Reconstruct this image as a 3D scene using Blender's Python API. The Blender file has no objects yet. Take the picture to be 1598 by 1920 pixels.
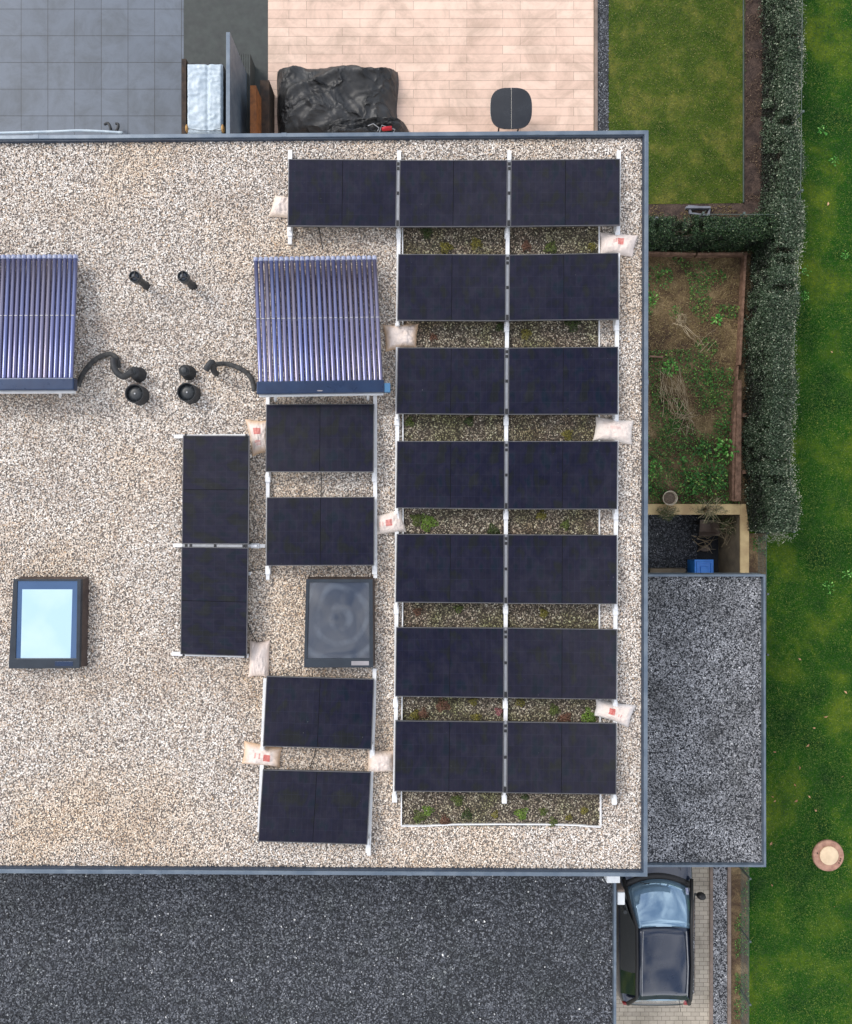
import bpy, math, random
import numpy as np
from mathutils import Vector, noise
R = math.radians
scene = bpy.context.scene
# ------------------------------------------------------------------ camera, sky, sun
HC = 16.9            # camera height over the garden; it looks straight down
FPX = 1332.0         # focal length in pixels of the 1598x1920 photograph
cam_d = bpy.data.cameras.new('camera'); cam = bpy.data.objects.new('camera', cam_d)
scene.collection.objects.link(cam); scene.camera = cam
cam.location = (0, 0, HC); cam.rotation_euler = (0, 0, 0)
cam_d.sensor_fit = 'VERTICAL'; cam_d.sensor_height = 24; cam_d.lens = 24*FPX/1920
cam_d.clip_start = 0.1; cam_d.clip_end = 3000
cam_d.shift_y = -1/1920
SUN_EL, SUN_AZ = 43, 308         # azimuth clockwise from +Y: the light comes from the picture's left
w = bpy.data.worlds.new('World'); scene.world = w; w.use_nodes = True
nt = w.node_tree; nt.nodes.clear()
out = nt.nodes.new('ShaderNodeOutputWorld'); bg = nt.nodes.new('ShaderNodeBackground')
sky = nt.nodes.new('ShaderNodeTexSky'); sky.sky_type = 'NISHITA'; sky.sun_disc = False
sky.sun_elevation = R(SUN_EL); sky.sun_rotation = R(SUN_AZ); sky.air_density = 1.0; sky.dust_density = 1.5
tc = nt.nodes.new('ShaderNodeTexCoord'); ns = nt.nodes.new('ShaderNodeTexNoise')
ns.inputs['Scale'].default_value = 2.6; ns.inputs['Detail'].default_value = 6; ns.inputs['Distortion'].default_value = 0.6
nt.links.new(tc.outputs['Generated'], ns.inputs['Vector'])
rp = nt.nodes.new('ShaderNodeValToRGB'); rp.color_ramp.elements[0].position = .38; rp.color_ramp.elements[1].position = .60
nt.links.new(ns.outputs['Fac'], rp.inputs['Fac'])
mx = nt.nodes.new('ShaderNodeMix'); mx.data_type = 'RGBA'
nt.links.new(rp.outputs['Color'], mx.inputs['Factor'])
nt.links.new(sky.outputs['Color'], mx.inputs['A']); mx.inputs['B'].default_value = (9.5, 9.4, 9.4, 1)
nt.links.new(mx.outputs['Result'], bg.inputs['Color']); bg.inputs['Strength'].default_value = 0.11
nt.links.new(bg.outputs['Background'], out.inputs['Surface'])
sd = bpy.data.lights.new('sun', 'SUN'); so = bpy.data.objects.new('sun', sd); scene.collection.objects.link(so)
sd.energy = 1.15; sd.angle = R(24); sd.color = (1, .95, .88)
az = R(SUN_AZ); el = R(SUN_EL)
so.rotation_euler = Vector((math.sin(az)*math.cos(el), math.cos(az)*math.cos(el), math.sin(el))).to_track_quat('Z', 'Y').to_euler()
so.location = (-20, 14, 30)
vs = scene.view_settings; vs.view_transform = 'Standard'; vs.look = 'None'; vs.exposure = 0.68; vs.gamma = 1
scene.cycles.max_bounces = 6; scene.cycles.diffuse_bounces = 3; scene.cycles.glossy_bounces = 3
scene.cycles.use_denoising = True

# ------------------------------------------------------------------ helpers
col = scene.collection
def P(px, py, z):
    d = HC - z
    return Vector(((px-799)/FPX*d, -(py-959)/FPX*d, z))
def srgb(r, g, b):
    f = lambda c: ((c/255)/12.92 if c/255 <= .04045 else (((c/255)+.055)/1.055)**2.4)
    return (f(r), f(g), f(b))
def tag(o, label=None, cat=None, group=None, kind=None):
    if label: o['label'] = label
    if cat: o['category'] = cat
    if group: o['group'] = group
    if kind: o['kind'] = kind
    return o
def thing(name, loc, label, cat, group=None):
    o = bpy.data.objects.new(name, None); col.objects.link(o); o.location = loc
    o.empty_display_size = .1; o['org'] = list(loc)
    return tag(o, label, cat, group)
class MB:
    def __init__(s): s.v = []; s.f = []; s.uv = None
    def add(s, vs_, fs):
        n = len(s.v); s.v += [tuple(p) for p in vs_]; s.f += [tuple(i+n for i in f) for f in fs]; return s
    def prism(s, poly, z0, z1):                       # poly counter-clockwise xy
        n = len(poly); z = lambda p, zz: (p[0], p[1], zz)
        vv = [z(p, z0) for p in poly]+[z(p, z1) for p in poly]
        ff = [tuple(range(n-1, -1, -1)), tuple(range(n, 2*n))]+[(i, (i+1) % n, n+(i+1) % n, n+i) for i in range(n)]
        return s.add(vv, ff)
    def box(s, x0, y0, z0, x1, y1, z1): return s.prism([(x0, y0), (x1, y0), (x1, y1), (x0, y1)], z0, z1)
    def pbox(s, a, b, c, d, z0, z1):                  # pixel rectangle a,b (top-left) - c,d at height z1
        p, q = P(a, b, z1), P(c, d, z1)
        return s.box(p.x, q.y, z0, q.x, p.y, z1)
    def ppoly(s, pts, z0, z1):                        # pixel polygon, any order
        q = [P(a, b, z1) for a, b in pts]
        ar = sum(q[i].x*q[(i+1) % len(q)].y-q[(i+1) % len(q)].x*q[i].y for i in range(len(q)))
        if ar < 0: q = q[::-1]
        return s.prism([(p.x, p.y) for p in q], z0, z1)
    def slab(s, c, t):                                # 4 top corners (ccw from above) and thickness down
        b = [(p[0], p[1], p[2]-t) for p in c]
        return s.add(b+[tuple(p) for p in c], [(3, 2, 1, 0), (4, 5, 6, 7), (0, 1, 5, 4), (1, 2, 6, 5), (2, 3, 7, 6), (3, 0, 4, 7)])
    def tube(s, path, rad, n=10, cap=True):
        path = [Vector(p) for p in path]; rr = rad if isinstance(rad, (list, tuple)) else [rad]*len(path)
        base = len(s.v); up = None
        for i, p in enumerate(path):
            t = (path[min(i+1, len(path)-1)]-path[max(i-1, 0)])
            t = t.normalized() if t.length > 1e-7 else Vector((0, 0, 1))
            if up is None: up = Vector((0, 0, 1)) if abs(t.z) < .9 else Vector((1, 0, 0))
            a = t.cross(up)
            if a.length < 1e-5: a = t.cross(Vector((1, .3, 0)))
            a.normalize(); b = a.cross(t).normalized(); up = b
            for k in range(n):
                th = 2*math.pi*k/n; q = p+a*math.cos(th)*rr[i]+b*math.sin(th)*rr[i]; s.v.append(tuple(q))
        for i in range(len(path)-1):
            for k in range(n):
                k2 = (k+1) % n; s.f.append((base+i*n+k, base+i*n+k2, base+(i+1)*n+k2, base+(i+1)*n+k))
        if cap:
            s.f.append(tuple(base+k for k in range(n-1, -1, -1))); e = base+(len(path)-1)*n; s.f.append(tuple(e+k for k in range(n)))
        return s
    def lathe(s, c, prof, n=28, sx=1, sy=1):         # prof [(r,z)], bottom to top
        base = len(s.v)
        for r, z in prof:
            for k in range(n):
                th = 2*math.pi*k/n; s.v.append((c[0]+math.cos(th)*r*sx, c[1]+math.sin(th)*r*sy, c[2]+z))
        for i in range(len(prof)-1):
            for k in range(n):
                k2 = (k+1) % n; s.f.append((base+i*n+k, base+i*n+k2, base+(i+1)*n+k2, base+(i+1)*n+k))
        s.f.append(tuple(base+k for k in range(n-1, -1, -1))); e = base+(len(prof)-1)*n; s.f.append(tuple(e+k for k in range(n)))
        return s
    def build(s, name, m, parent=None, org=None, smooth=False, bevel=0, seg=2, uv=None):
        if parent is not None: o0 = Vector(parent['org'])
        else: o0 = Vector(org) if org is not None else Vector((0, 0, 0))
        me = bpy.data.meshes.new(name)
        me.from_pydata([(v[0]-o0.x, v[1]-o0.y, v[2]-o0.z) for v in s.v], [], s.f); me.update()
        if uv is not None:
            l = me.uv_layers.new(name='UVMap')
            for lp in me.loops: l.data[lp.index].uv = uv[lp.vertex_index]
        me.materials.append(m)
        if smooth: me.polygons.foreach_set('use_smooth', [True]*len(me.polygons))
        o = bpy.data.objects.new(name, me); col.objects.link(o)
        o['org'] = list(o0)
        if parent is not None: o.parent = parent
        else: o.location = o0
        if bevel:
            b = o.modifiers.new('bevel', 'BEVEL'); b.width = bevel; b.segments = seg; b.limit_method = 'ANGLE'; b.angle_limit = R(35)
        return o
def npmesh(name, V, F, m, attr=None, org=(0, 0, 0), smooth=True, parent=None):
    V = np.asarray(V, np.float32); F = np.asarray(F, np.int32); k = F.shape[1]
    if parent is not None: org = tuple(parent['org'])
    V = V-np.array(org, np.float32)
    me = bpy.data.meshes.new(name)
    me.vertices.add(len(V)); me.vertices.foreach_set('co', V.ravel())
    me.loops.add(F.size); me.loops.foreach_set('vertex_index', F.ravel())
    me.polygons.add(len(F)); me.polygons.foreach_set('loop_start', np.arange(0, F.size, k, dtype=np.int32))
    me.polygons.foreach_set('loop_total', np.full(len(F), k, np.int32))
    me.polygons.foreach_set('use_smooth', np.full(len(F), smooth))
    me.update(calc_edges=True)
    if attr is not None:
        a = me.attributes.new('rv', 'FLOAT_VECTOR', 'POINT'); a.data.foreach_set('vector', np.asarray(attr, np.float32).ravel())
    me.materials.append(m)
    o = bpy.data.objects.new(name, me); col.objects.link(o); o['org'] = list(org)
    if parent is not None: o.parent = parent
    else: o.location = org
    return o
# ------------------------------------------------------------------ materials
def newmat(name):
    m = bpy.data.materials.new(name); m.use_nodes = True
    t = m.node_tree; b = t.nodes['Principled BSDF']; return m, t, b
def N(t, ty, **kw):
    n = t.nodes.new(ty)
    for k, v in kw.items(): setattr(n, k, v)
    return n
def ramp(t, fac, stops, interp='LINEAR'):
    r = N(t, 'ShaderNodeValToRGB'); r.color_ramp.interpolation = interp; e = r.color_ramp.elements
    while len(e) < len(stops): e.new(.5)
    for i, (p, c) in enumerate(stops): e[i].position = p; e[i].color = (*c, 1)
    t.links.new(fac, r.inputs['Fac']); return r.outputs['Color']
def mixc(t, f, a, b, mode='MIX'):
    n = N(t, 'ShaderNodeMix', data_type='RGBA', blend_type=mode)
    for s, v in (('Factor', f), ('A', a), ('B', b)):
        if hasattr(v, 'links') or isinstance(v, bpy.types.NodeSocket): t.links.new(v, n.inputs[s])
        elif isinstance(v, (int, float)): n.inputs[s].default_value = v
        else: n.inputs[s].default_value = (*v, 1)
    return n.outputs['Result']
def math_(t, op, a, b=None, c=None):
    n = N(t, 'ShaderNodeMath', operation=op)
    for i, v in enumerate((a, b, c)):
        if v is None: continue
        if isinstance(v, (int, float)): n.inputs[i].default_value = v
        else: t.links.new(v, n.inputs[i])
    return n.outputs[0]
def wpos(t):
    g = N(t, 'ShaderNodeNewGeometry'); return g.outputs['Position']
def noi(t, scale, detail=4, vec=None, rough=.55, dist=0):
    n = N(t, 'ShaderNodeTexNoise'); n.inputs['Scale'].default_value = scale; n.inputs['Detail'].default_value = detail
    n.inputs['Roughness'].default_value = rough; n.inputs['Distortion'].default_value = dist
    t.links.new(vec if vec is not None else wpos(t), n.inputs['Vector']); return n.outputs['Fac']
def bump(t, b, h, strength=.3, dist=.01):
    n = N(t, 'ShaderNodeBump'); n.inputs['Strength'].default_value = strength; n.inputs['Distance'].default_value = dist
    t.links.new(h, n.inputs['Height']); t.links.new(n.outputs['Normal'], b.inputs['Normal'])
def simple(name, c, c2=None, scale=6, rough=.5, metal=0, bs=0, bscale=40, coat=0, spec=.5, lo=.35, hi=.65, detail=5):
    m, t, b = newmat(name); b.inputs['Roughness'].default_value = rough; b.inputs['Metallic'].default_value = metal
    b.inputs['Coat Weight'].default_value = coat; b.inputs['Coat Roughness'].default_value = .06
    b.inputs['Specular IOR Level'].default_value = spec
    if c2 is None: c2 = tuple(x*.8 for x in c)
    t.links.new(ramp(t, noi(t, scale, detail), [(lo, c), (hi, c2)]), b.inputs['Base Color'])
    rg = math_(t, 'MULTIPLY_ADD', noi(t, scale*2.3, 3), .25, rough-.12); t.links.new(rg, b.inputs['Roughness'])
    if bs: bump(t, b, noi(t, bscale, 4), bs)
    return m
def attr_mat(name, stops, rough=.7, patch=None, pscale=.5, patch2=None, p2scale=1.3, vary=.25, spec=.35, trans=0):
    """colour by the random number each pebble or leaf carries, plus broad patches"""
    m, t, b = newmat(name); a = N(t, 'ShaderNodeAttribute', attribute_name='rv')
    sep = N(t, 'ShaderNodeSeparateXYZ'); t.links.new(a.outputs['Vector'], sep.inputs[0])
    c = ramp(t, sep.outputs['X'], stops)
    if patch:
        f = math_(t, 'MULTIPLY', ramp(t, noi(t, pscale, 5), [(.47, (0, 0, 0)), (.66, (1, 1, 1))]), patch[1])
        c = mixc(t, f, c, patch[0], 'MULTIPLY')
    if patch2:
        f = math_(t, 'MULTIPLY', ramp(t, noi(t, p2scale, 5, rough=.65), [(.5, (0, 0, 0)), (.68, (1, 1, 1))]), patch2[1])
        c = mixc(t, f, c, patch2[0], 'MULTIPLY')
    v = math_(t, 'MULTIPLY_ADD', sep.outputs['Y'], vary, 1-vary/2)
    vm = N(t, 'ShaderNodeVectorMath', operation='SCALE'); t.links.new(c, vm.inputs[0]); t.links.new(v, vm.inputs['Scale'])
    t.links.new(vm.outputs[0], b.inputs['Base Color']); b.inputs['Roughness'].default_value = rough
    b.inputs['Specular IOR Level'].default_value = spec
    return m
M = {}
M['alu'] = simple('white_aluminium', (.84, .85, .86), (.74, .75, .77), 9, rough=.45, metal=.1)
M['clip'] = simple('steel_clip', (.5, .5, .53), (.4, .4, .43), 9, rough=.5)
M['alu_grey'] = simple('grey_aluminium', (.33, .34, .36), (.27, .28, .30), 9, rough=.4, metal=.6)
M['frame'] = simple('black_frame', (.02, .022, .028), (.03, .03, .036), 9, rough=.35, metal=.5)
M['frame_edge'] = simple('frame_edge', (.09, .09, .10), (.12, .12, .13), 9, rough=.4, metal=.4)
M['gap_black'] = simple('matt_black_backsheet', (.004, .004, .005), (.005, .005, .006), 9, rough=.9, spec=.1)
M['clamp'] = simple('clamp_black', (.015, .015, .018), rough=.5)
M['parapet'] = simple('blue_grey_sheet', srgb(112, 124, 137), srgb(90, 104, 120), 4, rough=.42, metal=.25)
M['parapet_dark'] = simple('blue_grey_sheet_dark', srgb(64, 76, 92), srgb(54, 64, 80), 2.5, rough=.45, metal=.2)
M['membrane'] = simple('roof_membrane', (.25, .225, .20), (.18, .16, .145), 5, rough=.9)
M['wall'] = simple('render_wall', (.62, .60, .57), (.56, .54, .51), 2, rough=.9, bs=.1)
M['rubber'] = simple('black_rubber', (.018, .02, .023), (.03, .032, .036), 12, rough=.6, bs=.15)
M['rubber_worn'] = simple('black_foam_insulation', (.022, .023, .025), (.07, .07, .068), 16, rough=.75, bs=.4, bscale=60)
M['plastic_dk'] = simple('dark_plastic', (.02, .024, .028), (.03, .035, .04), 10, rough=.4)
M['anthracite'] = simple('anthracite_metal', srgb(50, 58, 68), srgb(42, 49, 58), 4, rough=.4, metal=.3)
M['brown_side'] = simple('brown_flashing', srgb(78, 66, 62), srgb(64, 54, 52), 8, rough=.55)
M['navy'] = simple('navy_manifold', srgb(30, 52, 84), srgb(26, 44, 74), 3, rough=.3, metal=.35, coat=.3)
M['navy_lt'] = simple('blue_end_cap', srgb(70, 120, 160), rough=.4)
M['wood_red'] = simple('red_brown_wood', srgb(140, 110, 92), srgb(98, 74, 60), 9, rough=.8, bs=.4, bscale=30)
M['wood_orange'] = simple('orange_wood', srgb(150, 92, 44), srgb(110, 66, 34), 7, rough=.7, bs=.3)
M['wood_dark'] = simple('dark_wood', srgb(66, 50, 38), srgb(38, 30, 26), 7, rough=.8, bs=.3)
M['concrete_y'] = simple('yellow_concrete', srgb(206, 184, 138), srgb(176, 150, 112), 3, rough=.9, bs=.25)
M['concrete_g'] = simple('grey_concrete', srgb(128, 116, 98), srgb(98, 90, 78), 3, rough=.9, bs=.25)
M['kerb'] = simple('kerb_brown', srgb(138, 122, 112), srgb(112, 100, 92), 5, rough=.9, bs=.2)
M['blue_bin'] = simple('blue_plastic', srgb(50, 134, 226), srgb(40, 120, 212), 5, rough=.35)
M['cream'] = simple('cream_lid', srgb(232, 208, 176), srgb(214, 190, 158), 6, rough=.8, bs=.15)
M['pink_conc'] = simple('pink_concrete', srgb(186, 146, 126), srgb(150, 112, 98), 9, rough=.9, bs=.4)
M['stem'] = simple('bark', (.09, .065, .045), (.05, .04, .03), 15, rough=.9)
M['twig'] = simple('dry_twig', srgb(190, 176, 148), srgb(140, 122, 96), 5, rough=.9)
M['white_box'] = simple('white_plastic', (.75, .78, .8), (.68, .71, .74), 6, rough=.4)
M['black_fabric'] = simple('black_tarp', (.014, .015, .017), (.034, .036, .04), 2, rough=.5, bs=.3, bscale=14)
def creased():
    t = M['black_fabric'].node_tree; b = t.nodes['Principled BSDF']
    a = noi(t, 1.5, 3, rough=.45, dist=.35); r = math_(t, 'ABSOLUTE', math_(t, 'SUBTRACT', a, .5)); r = math_(t, 'POWER', math_(t, 'SUBTRACT', 1, math_(t, 'MULTIPLY', r, 3)), 4)
    for l in list(b.inputs['Normal'].links): t.links.remove(l)
    bump(t, b, r, .9, .07)
creased()
M['silver_cover'] = simple('silver_cover', srgb(196, 210, 220), srgb(170, 186, 200), 5, rough=.45, bs=.6, bscale=14)
M['red'] = simple('red_plastic', srgb(190, 20, 40), rough=.4)
M['yellow_foam'] = simple('yellow_foam', srgb(196, 158, 100), srgb(150, 110, 64), 14, rough=.9)
M['glass_table'] = simple('black_glass', (.012, .013, .016), (.02, .022, .026), 3, rough=.12, coat=.5)
M['paint_car'] = simple('dark_blue_car_paint', (.018, .028, .055), (.022, .032, .06), 3, rough=.3, metal=.5, coat=1)
M['car_black'] = simple('car_black_trim', (.012, .012, .014), rough=.5)
M['tyre'] = simple('tyre_rubber', (.02, .02, .02), rough=.85)
M['rim'] = simple('alloy_rim', (.4, .4, .42), rough=.3, metal=.9)
M['lens'] = simple('lamp_lens', (.5, .52, .55), rough=.15, coat=.6)
M['lens_red'] = simple('red_lamp_lens', (.3, .01, .01), rough=.2, coat=.6)
M['pot'] = simple('weathered_pot', srgb(200, 190, 170), srgb(160, 146, 124), 12, rough=.85, bs=.3)
M['soil_pot'] = simple('pot_soil', (.16, .12, .09), (.08, .06, .045), 30, rough=.95, bs=.6)
M['label_plate'] = simple('label_plate', srgb(150, 146, 150), rough=.5)
M['grey_frame'] = simple('grey_plastic_frame', srgb(126, 130, 140), srgb(106, 108, 118), 8, rough=.7)
M['fence'] = simple('green_grey_wire', srgb(96, 108, 104), srgb(80, 92, 88), 8, rough=.5, metal=.3)
M['deck_dark'] = simple('dark_deck', srgb(62, 68, 66), srgb(54, 58, 58), 4, rough=.7)
def glass_dark(name, c, rough=.05):
    m, t, b = newmat(name); b.inputs['Base Color'].default_value = (*c, 1); b.inputs['Roughness'].default_value = rough
    b.inputs['Coat Weight'].default_value = 1; b.inputs['Coat Roughness'].default_value = .02; b.inputs['IOR'].default_value = 1.6
    return m
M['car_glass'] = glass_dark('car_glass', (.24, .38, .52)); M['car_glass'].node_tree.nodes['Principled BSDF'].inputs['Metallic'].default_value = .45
M['car_glass_side'] = glass_dark('car_side_glass', (.02, .026, .03))
# solar cell glass
def cell_mat():
    m, t, b = newmat('solar_cells'); uv = N(t, 'ShaderNodeUVMap'); sep = N(t, 'ShaderNodeSeparateXYZ'); t.links.new(uv.outputs[0], sep.inputs[0])
    def line(s, n, wd):
        f = math_(t, 'FRACT', math_(t, 'MULTIPLY', s, n)); d = math_(t, 'ABSOLUTE', math_(t, 'SUBTRACT', f, .5))
        return math_(t, 'GREATER_THAN', d, .5-wd)
    lu = line(sep.outputs['X'], 9, .018); lv = line(sep.outputs['Y'], 6, .014); bb = line(sep.outputs['Y'], 60, .09)
    g = math_(t, 'MAXIMUM', lu, lv)
    info = N(t, 'ShaderNodeObjectInfo')
    gq = N(t, 'ShaderNodeVectorMath', operation='MULTIPLY_ADD'); t.links.new(uv.outputs[0], gq.inputs[0]); gq.inputs[1].default_value = (3.2, 2.4, 1)
    off = N(t, 'ShaderNodeVectorMath', operation='SCALE'); t.links.new(info.outputs['Location'], off.inputs[0]); off.inputs['Scale'].default_value = .8; t.links.new(off.outputs[0], gq.inputs[2])
    base = ramp(t, noi(t, 1.1, 2, vec=gq.outputs[0]), [(.36, (.008, .009, .010)), (.46, (.006, .006, .018)), (.56, (.010, .009, .021)), (.66, (.004, .008, .017))])
    # each cell a slightly different tone
    fl = N(t, 'ShaderNodeVectorMath', operation='FLOOR'); mu = N(t, 'ShaderNodeVectorMath', operation='MULTIPLY')
    t.links.new(uv.outputs[0], mu.inputs[0]); mu.inputs[1].default_value = (9, 6, 1); t.links.new(mu.outputs[0], fl.inputs[0])
    wn = N(t, 'ShaderNodeTexWhiteNoise'); t.links.new(fl.outputs[0], wn.inputs['Vector'])
    tone = math_(t, 'MULTIPLY_ADD', wn.outputs['Value'], .3, .85)
    vm = N(t, 'ShaderNodeVectorMath', operation='SCALE'); t.links.new(base, vm.inputs[0]); t.links.new(tone, vm.inputs['Scale'])
    c = mixc(t, math_(t, 'MULTIPLY', g, .4), vm.outputs[0], (.028, .030, .055))
    c = mixc(t, math_(t, 'MULTIPLY', bb, .18), c, (.04, .045, .065))
    dust = ramp(t, noi(t, 3, 6, rough=.7), [(.45, (0, 0, 0)), (.9, (.012, .012, .012))])
    c = mixc(t, 1.0, c, dust, 'ADD')
    sp = math_(t, 'GREATER_THAN', noi(t, 42, 1), .83)
    c = mixc(t, math_(t, 'MULTIPLY', sp, .5), c, (.3, .3, .3))
    t.links.new(c, b.inputs['Base Color']); b.inputs['Roughness'].default_value = .16; b.inputs['Specular IOR Level'].default_value = .24
    return m
M['cells'] = cell_mat()
def tube_mat():
    m, t, b = newmat('vacuum_tube_glass')
    info = N(t, 'ShaderNodeObjectInfo')
    c = ramp(t, info.outputs['Random'], [(0, (.18, .165, .25)), (.4, (.14, .14, .27)), (1, (.13, .16, .36))])
    sp = math_(t, 'GREATER_THAN', noi(t, 45, 1), .76)
    c = mixc(t, math_(t, 'MULTIPLY', sp, .6), c, (.35, .3, .25))
    t.links.new(c, b.inputs['Base Color']); b.inputs['Roughness'].default_value = .3; b.inputs['Metallic'].default_value = .7
    b.inputs['Coat Weight'].default_value = .6; b.inputs['Coat Roughness'].default_value = .18; b.inputs['Coat IOR'].default_value = 1.7
    return m
M['tube'] = tube_mat()
M['tube_cap'] = simple('tube_end_cap', srgb(120, 130, 170), srgb(170, 175, 190), 30, rough=.3)
M['gravel'] = attr_mat('light_river_gravel', [(0, srgb(124, 111, 102)), (.10, srgb(164, 150, 139)), (.25, srgb(196, 184, 174)), (.45, srgb(220, 210, 200)), (.57, srgb(200, 174, 146)), (.62, srgb(210, 197, 184)), (.78, srgb(238, 232, 224)), (1, srgb(249, 246, 241))],
                       rough=.75, patch=((1, .90, .77), .9), pscale=.33, patch2=((.74, .70, .67), .7), p2scale=.9)
M['gravel_bed'] = attr_mat('planted_substrate', [(0, srgb(56, 48, 42)), (.35, srgb(98, 88, 76)), (.55, srgb(120, 108, 98)), (.75, srgb(146, 136, 116)), (.88, srgb(184, 174, 152)), (1, srgb(206, 200, 184))],
                           patch=((.62, .72, .40), .8), pscale=1.7, patch2=((.75, .55, .5), .6), p2scale=1.1)
M['gravel_dark'] = attr_mat('dark_basalt_gravel', [(0, srgb(38, 40, 44)), (.4, srgb(66, 69, 76)), (.75, srgb(94, 98, 106)), (.96, srgb(124, 127, 134)), (.996, srgb(150, 154, 160)), (.998, srgb(225, 226, 228)), (1, srgb(240, 240, 240))], rough=.6,
                            patch=((.62, .64, .64), .8), pscale=.6, patch2=((.75, .8, .7), .5), p2scale=1.6, vary=.5)
M['gravel_grey'] = attr_mat('grey_slate_gravel', [(0, srgb(60, 62, 65)), (.25, srgb(118, 120, 125)), (.6, srgb(154, 156, 161)), (.97, srgb(182, 184, 190)), (.99, srgb(232, 233, 236)), (1, srgb(245, 245, 245))], rough=.6,
                            patch=((.45, .45, .44), .9), pscale=.75, patch2=((.6, .6, .6), .7), p2scale=2.2, vary=.5)
M['bed_base'] = simple('bed_base', (.07, .055, .045), (.045, .045, .03), 14, rough=.95, bs=.5)
M['dark_base'] = simple('dark_base', (.035, .038, .045), (.02, .022, .028), 30, rough=.9, bs=.5)
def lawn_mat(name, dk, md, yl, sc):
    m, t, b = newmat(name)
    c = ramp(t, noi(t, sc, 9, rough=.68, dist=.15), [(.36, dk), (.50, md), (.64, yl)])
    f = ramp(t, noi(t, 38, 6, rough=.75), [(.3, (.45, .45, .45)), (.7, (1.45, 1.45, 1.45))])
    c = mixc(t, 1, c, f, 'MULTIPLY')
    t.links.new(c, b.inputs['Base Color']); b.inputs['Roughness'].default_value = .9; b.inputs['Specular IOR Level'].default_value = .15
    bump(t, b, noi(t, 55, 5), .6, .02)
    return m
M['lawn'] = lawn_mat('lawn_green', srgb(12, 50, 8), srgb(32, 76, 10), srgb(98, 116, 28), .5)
M['lawn2'] = lawn_mat('garden_lawn', srgb(44, 68, 16), srgb(68, 86, 24), srgb(104, 106, 46), 1.3)
def soil_mat(name, stops, sc=1.6, bs=.7):
    m, t, b = newmat(name)
    c = ramp(t, noi(t, sc, 8, rough=.7, dist=.5), stops)
    f = ramp(t, noi(t, 40, 5, rough=.7), [(.3, (.5, .5, .5)), (.7, (1.4, 1.4, 1.4))])
    c = mixc(t, 1, c, f, 'MULTIPLY'); t.links.new(c, b.inputs['Base Color']); b.inputs['Roughness'].default_value = .95
    bump(t, b, noi(t, 30, 6), bs, .03); return m
M['soil'] = soil_mat('garden_soil', [(.3, srgb(50, 38, 30)), (.43, srgb(80, 62, 46)), (.53, srgb(110, 92, 66)), (.68, srgb(146, 126, 94))])
M['mulch'] = soil_mat('bark_mulch', [(.35, srgb(48, 38, 36)), (.6, srgb(88, 72, 64))], 5)
def tile_mat(name, c1, c2, mortar, bw, bh, off, ms, rough, ox=0, oy=0):
    m, t, b = newmat(name); br = N(t, 'ShaderNodeTexBrick', offset=off); mp = N(t, 'ShaderNodeMapping')
    mp.inputs['Location'].default_value = (ox, oy, 0); t.links.new(wpos(t), mp.inputs['Vector']); t.links.new(mp.outputs[0], br.inputs['Vector'])
    br.inputs['Scale'].default_value = 1; br.inputs['Brick Width'].default_value = bw; br.inputs['Row Height'].default_value = bh
    br.inputs['Mortar Size'].default_value = ms; br.inputs['Mortar Smooth'].default_value = .1
    br.inputs['Color1'].default_value = (*c1, 1); br.inputs['Color2'].default_value = (*c2, 1); br.inputs['Mortar'].default_value = (*mortar, 1)
    f = ramp(t, noi(t, 1.3, 8, rough=.72, dist=.5), [(.36, (.72, .72, .70)), (.55, (1, 1, 1)), (.7, (1.1, 1.1, 1.1))])
    t.links.new(mixc(t, 1, br.outputs['Color'], f, 'MULTIPLY'), b.inputs['Base Color']); b.inputs['Roughness'].default_value = rough
    inv = math_(t, 'SUBTRACT', 1, br.outputs['Fac']); bump(t, b, inv, .5, .004)
    return m
M['tile_grey'] = tile_mat('grey_terrace_tiles', srgb(92, 102, 116), srgb(84, 94, 108), srgb(44, 48, 54), .635, .635, 0, .006, .55, .1, .12)
M['tile_wood'] = tile_mat('pink_wood_tiles', srgb(226, 198, 180), srgb(214, 184, 166), srgb(150, 126, 112), 1.27, .21, .33, .004, .6, .3, .05)
M['paving'] = tile_mat('beige_block_paving', srgb(186, 176, 160), srgb(170, 160, 146), srgb(116, 108, 98), .2, .1, .5, .005, .9)
def leafmat(name, stops, rough=.5, vary=.5, patch=None):
    return attr_mat(name, stops, rough=rough, vary=vary, spec=.5, patch=patch, pscale=1.2)
M['hedge'] = leafmat('hedge_leaves', [(0, srgb(24, 42, 24)), (.5, srgb(44, 68, 42)), (.8, srgb(84, 104, 80)), (.95, srgb(140, 152, 130)), (1, srgb(176, 182, 160))])
M['hedge_dk'] = leafmat('dark_hedge_leaves', [(0, srgb(16, 36, 18)), (.6, srgb(32, 62, 30)), (.92, srgb(66, 94, 54)), (1, srgb(140, 150, 116))])
M['blade'] = leafmat('grass_blades', [(0, srgb(30, 70, 10)), (.5, srgb(56, 94, 14)), (.85, srgb(92, 118, 26)), (1, srgb(140, 148, 66))], rough=.7, patch=((.32, .54, .4), .85))
M['weed'] = leafmat('weed_leaves', [(0, srgb(20, 66, 18)), (.5, srgb(44, 104, 36)), (.85, srgb(84, 140, 60)), (1, srgb(150, 176, 90))], rough=.6)
M['weed_bright'] = leafmat('bright_weed_leaves', [(0, srgb(40, 104, 30)), (.6, srgb(76, 150, 50)), (1, srgb(150, 200, 110))], rough=.6)
M['straw'] = leafmat('dry_grass_blades', [(0, srgb(92, 78, 48)), (.6, srgb(130, 112, 72)), (1, srgb(176, 160, 118))], rough=.8)
M['sed_green'] = leafmat('sedum_green', [(0, srgb(58, 70, 30)), (1, srgb(104, 118, 52))])
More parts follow.
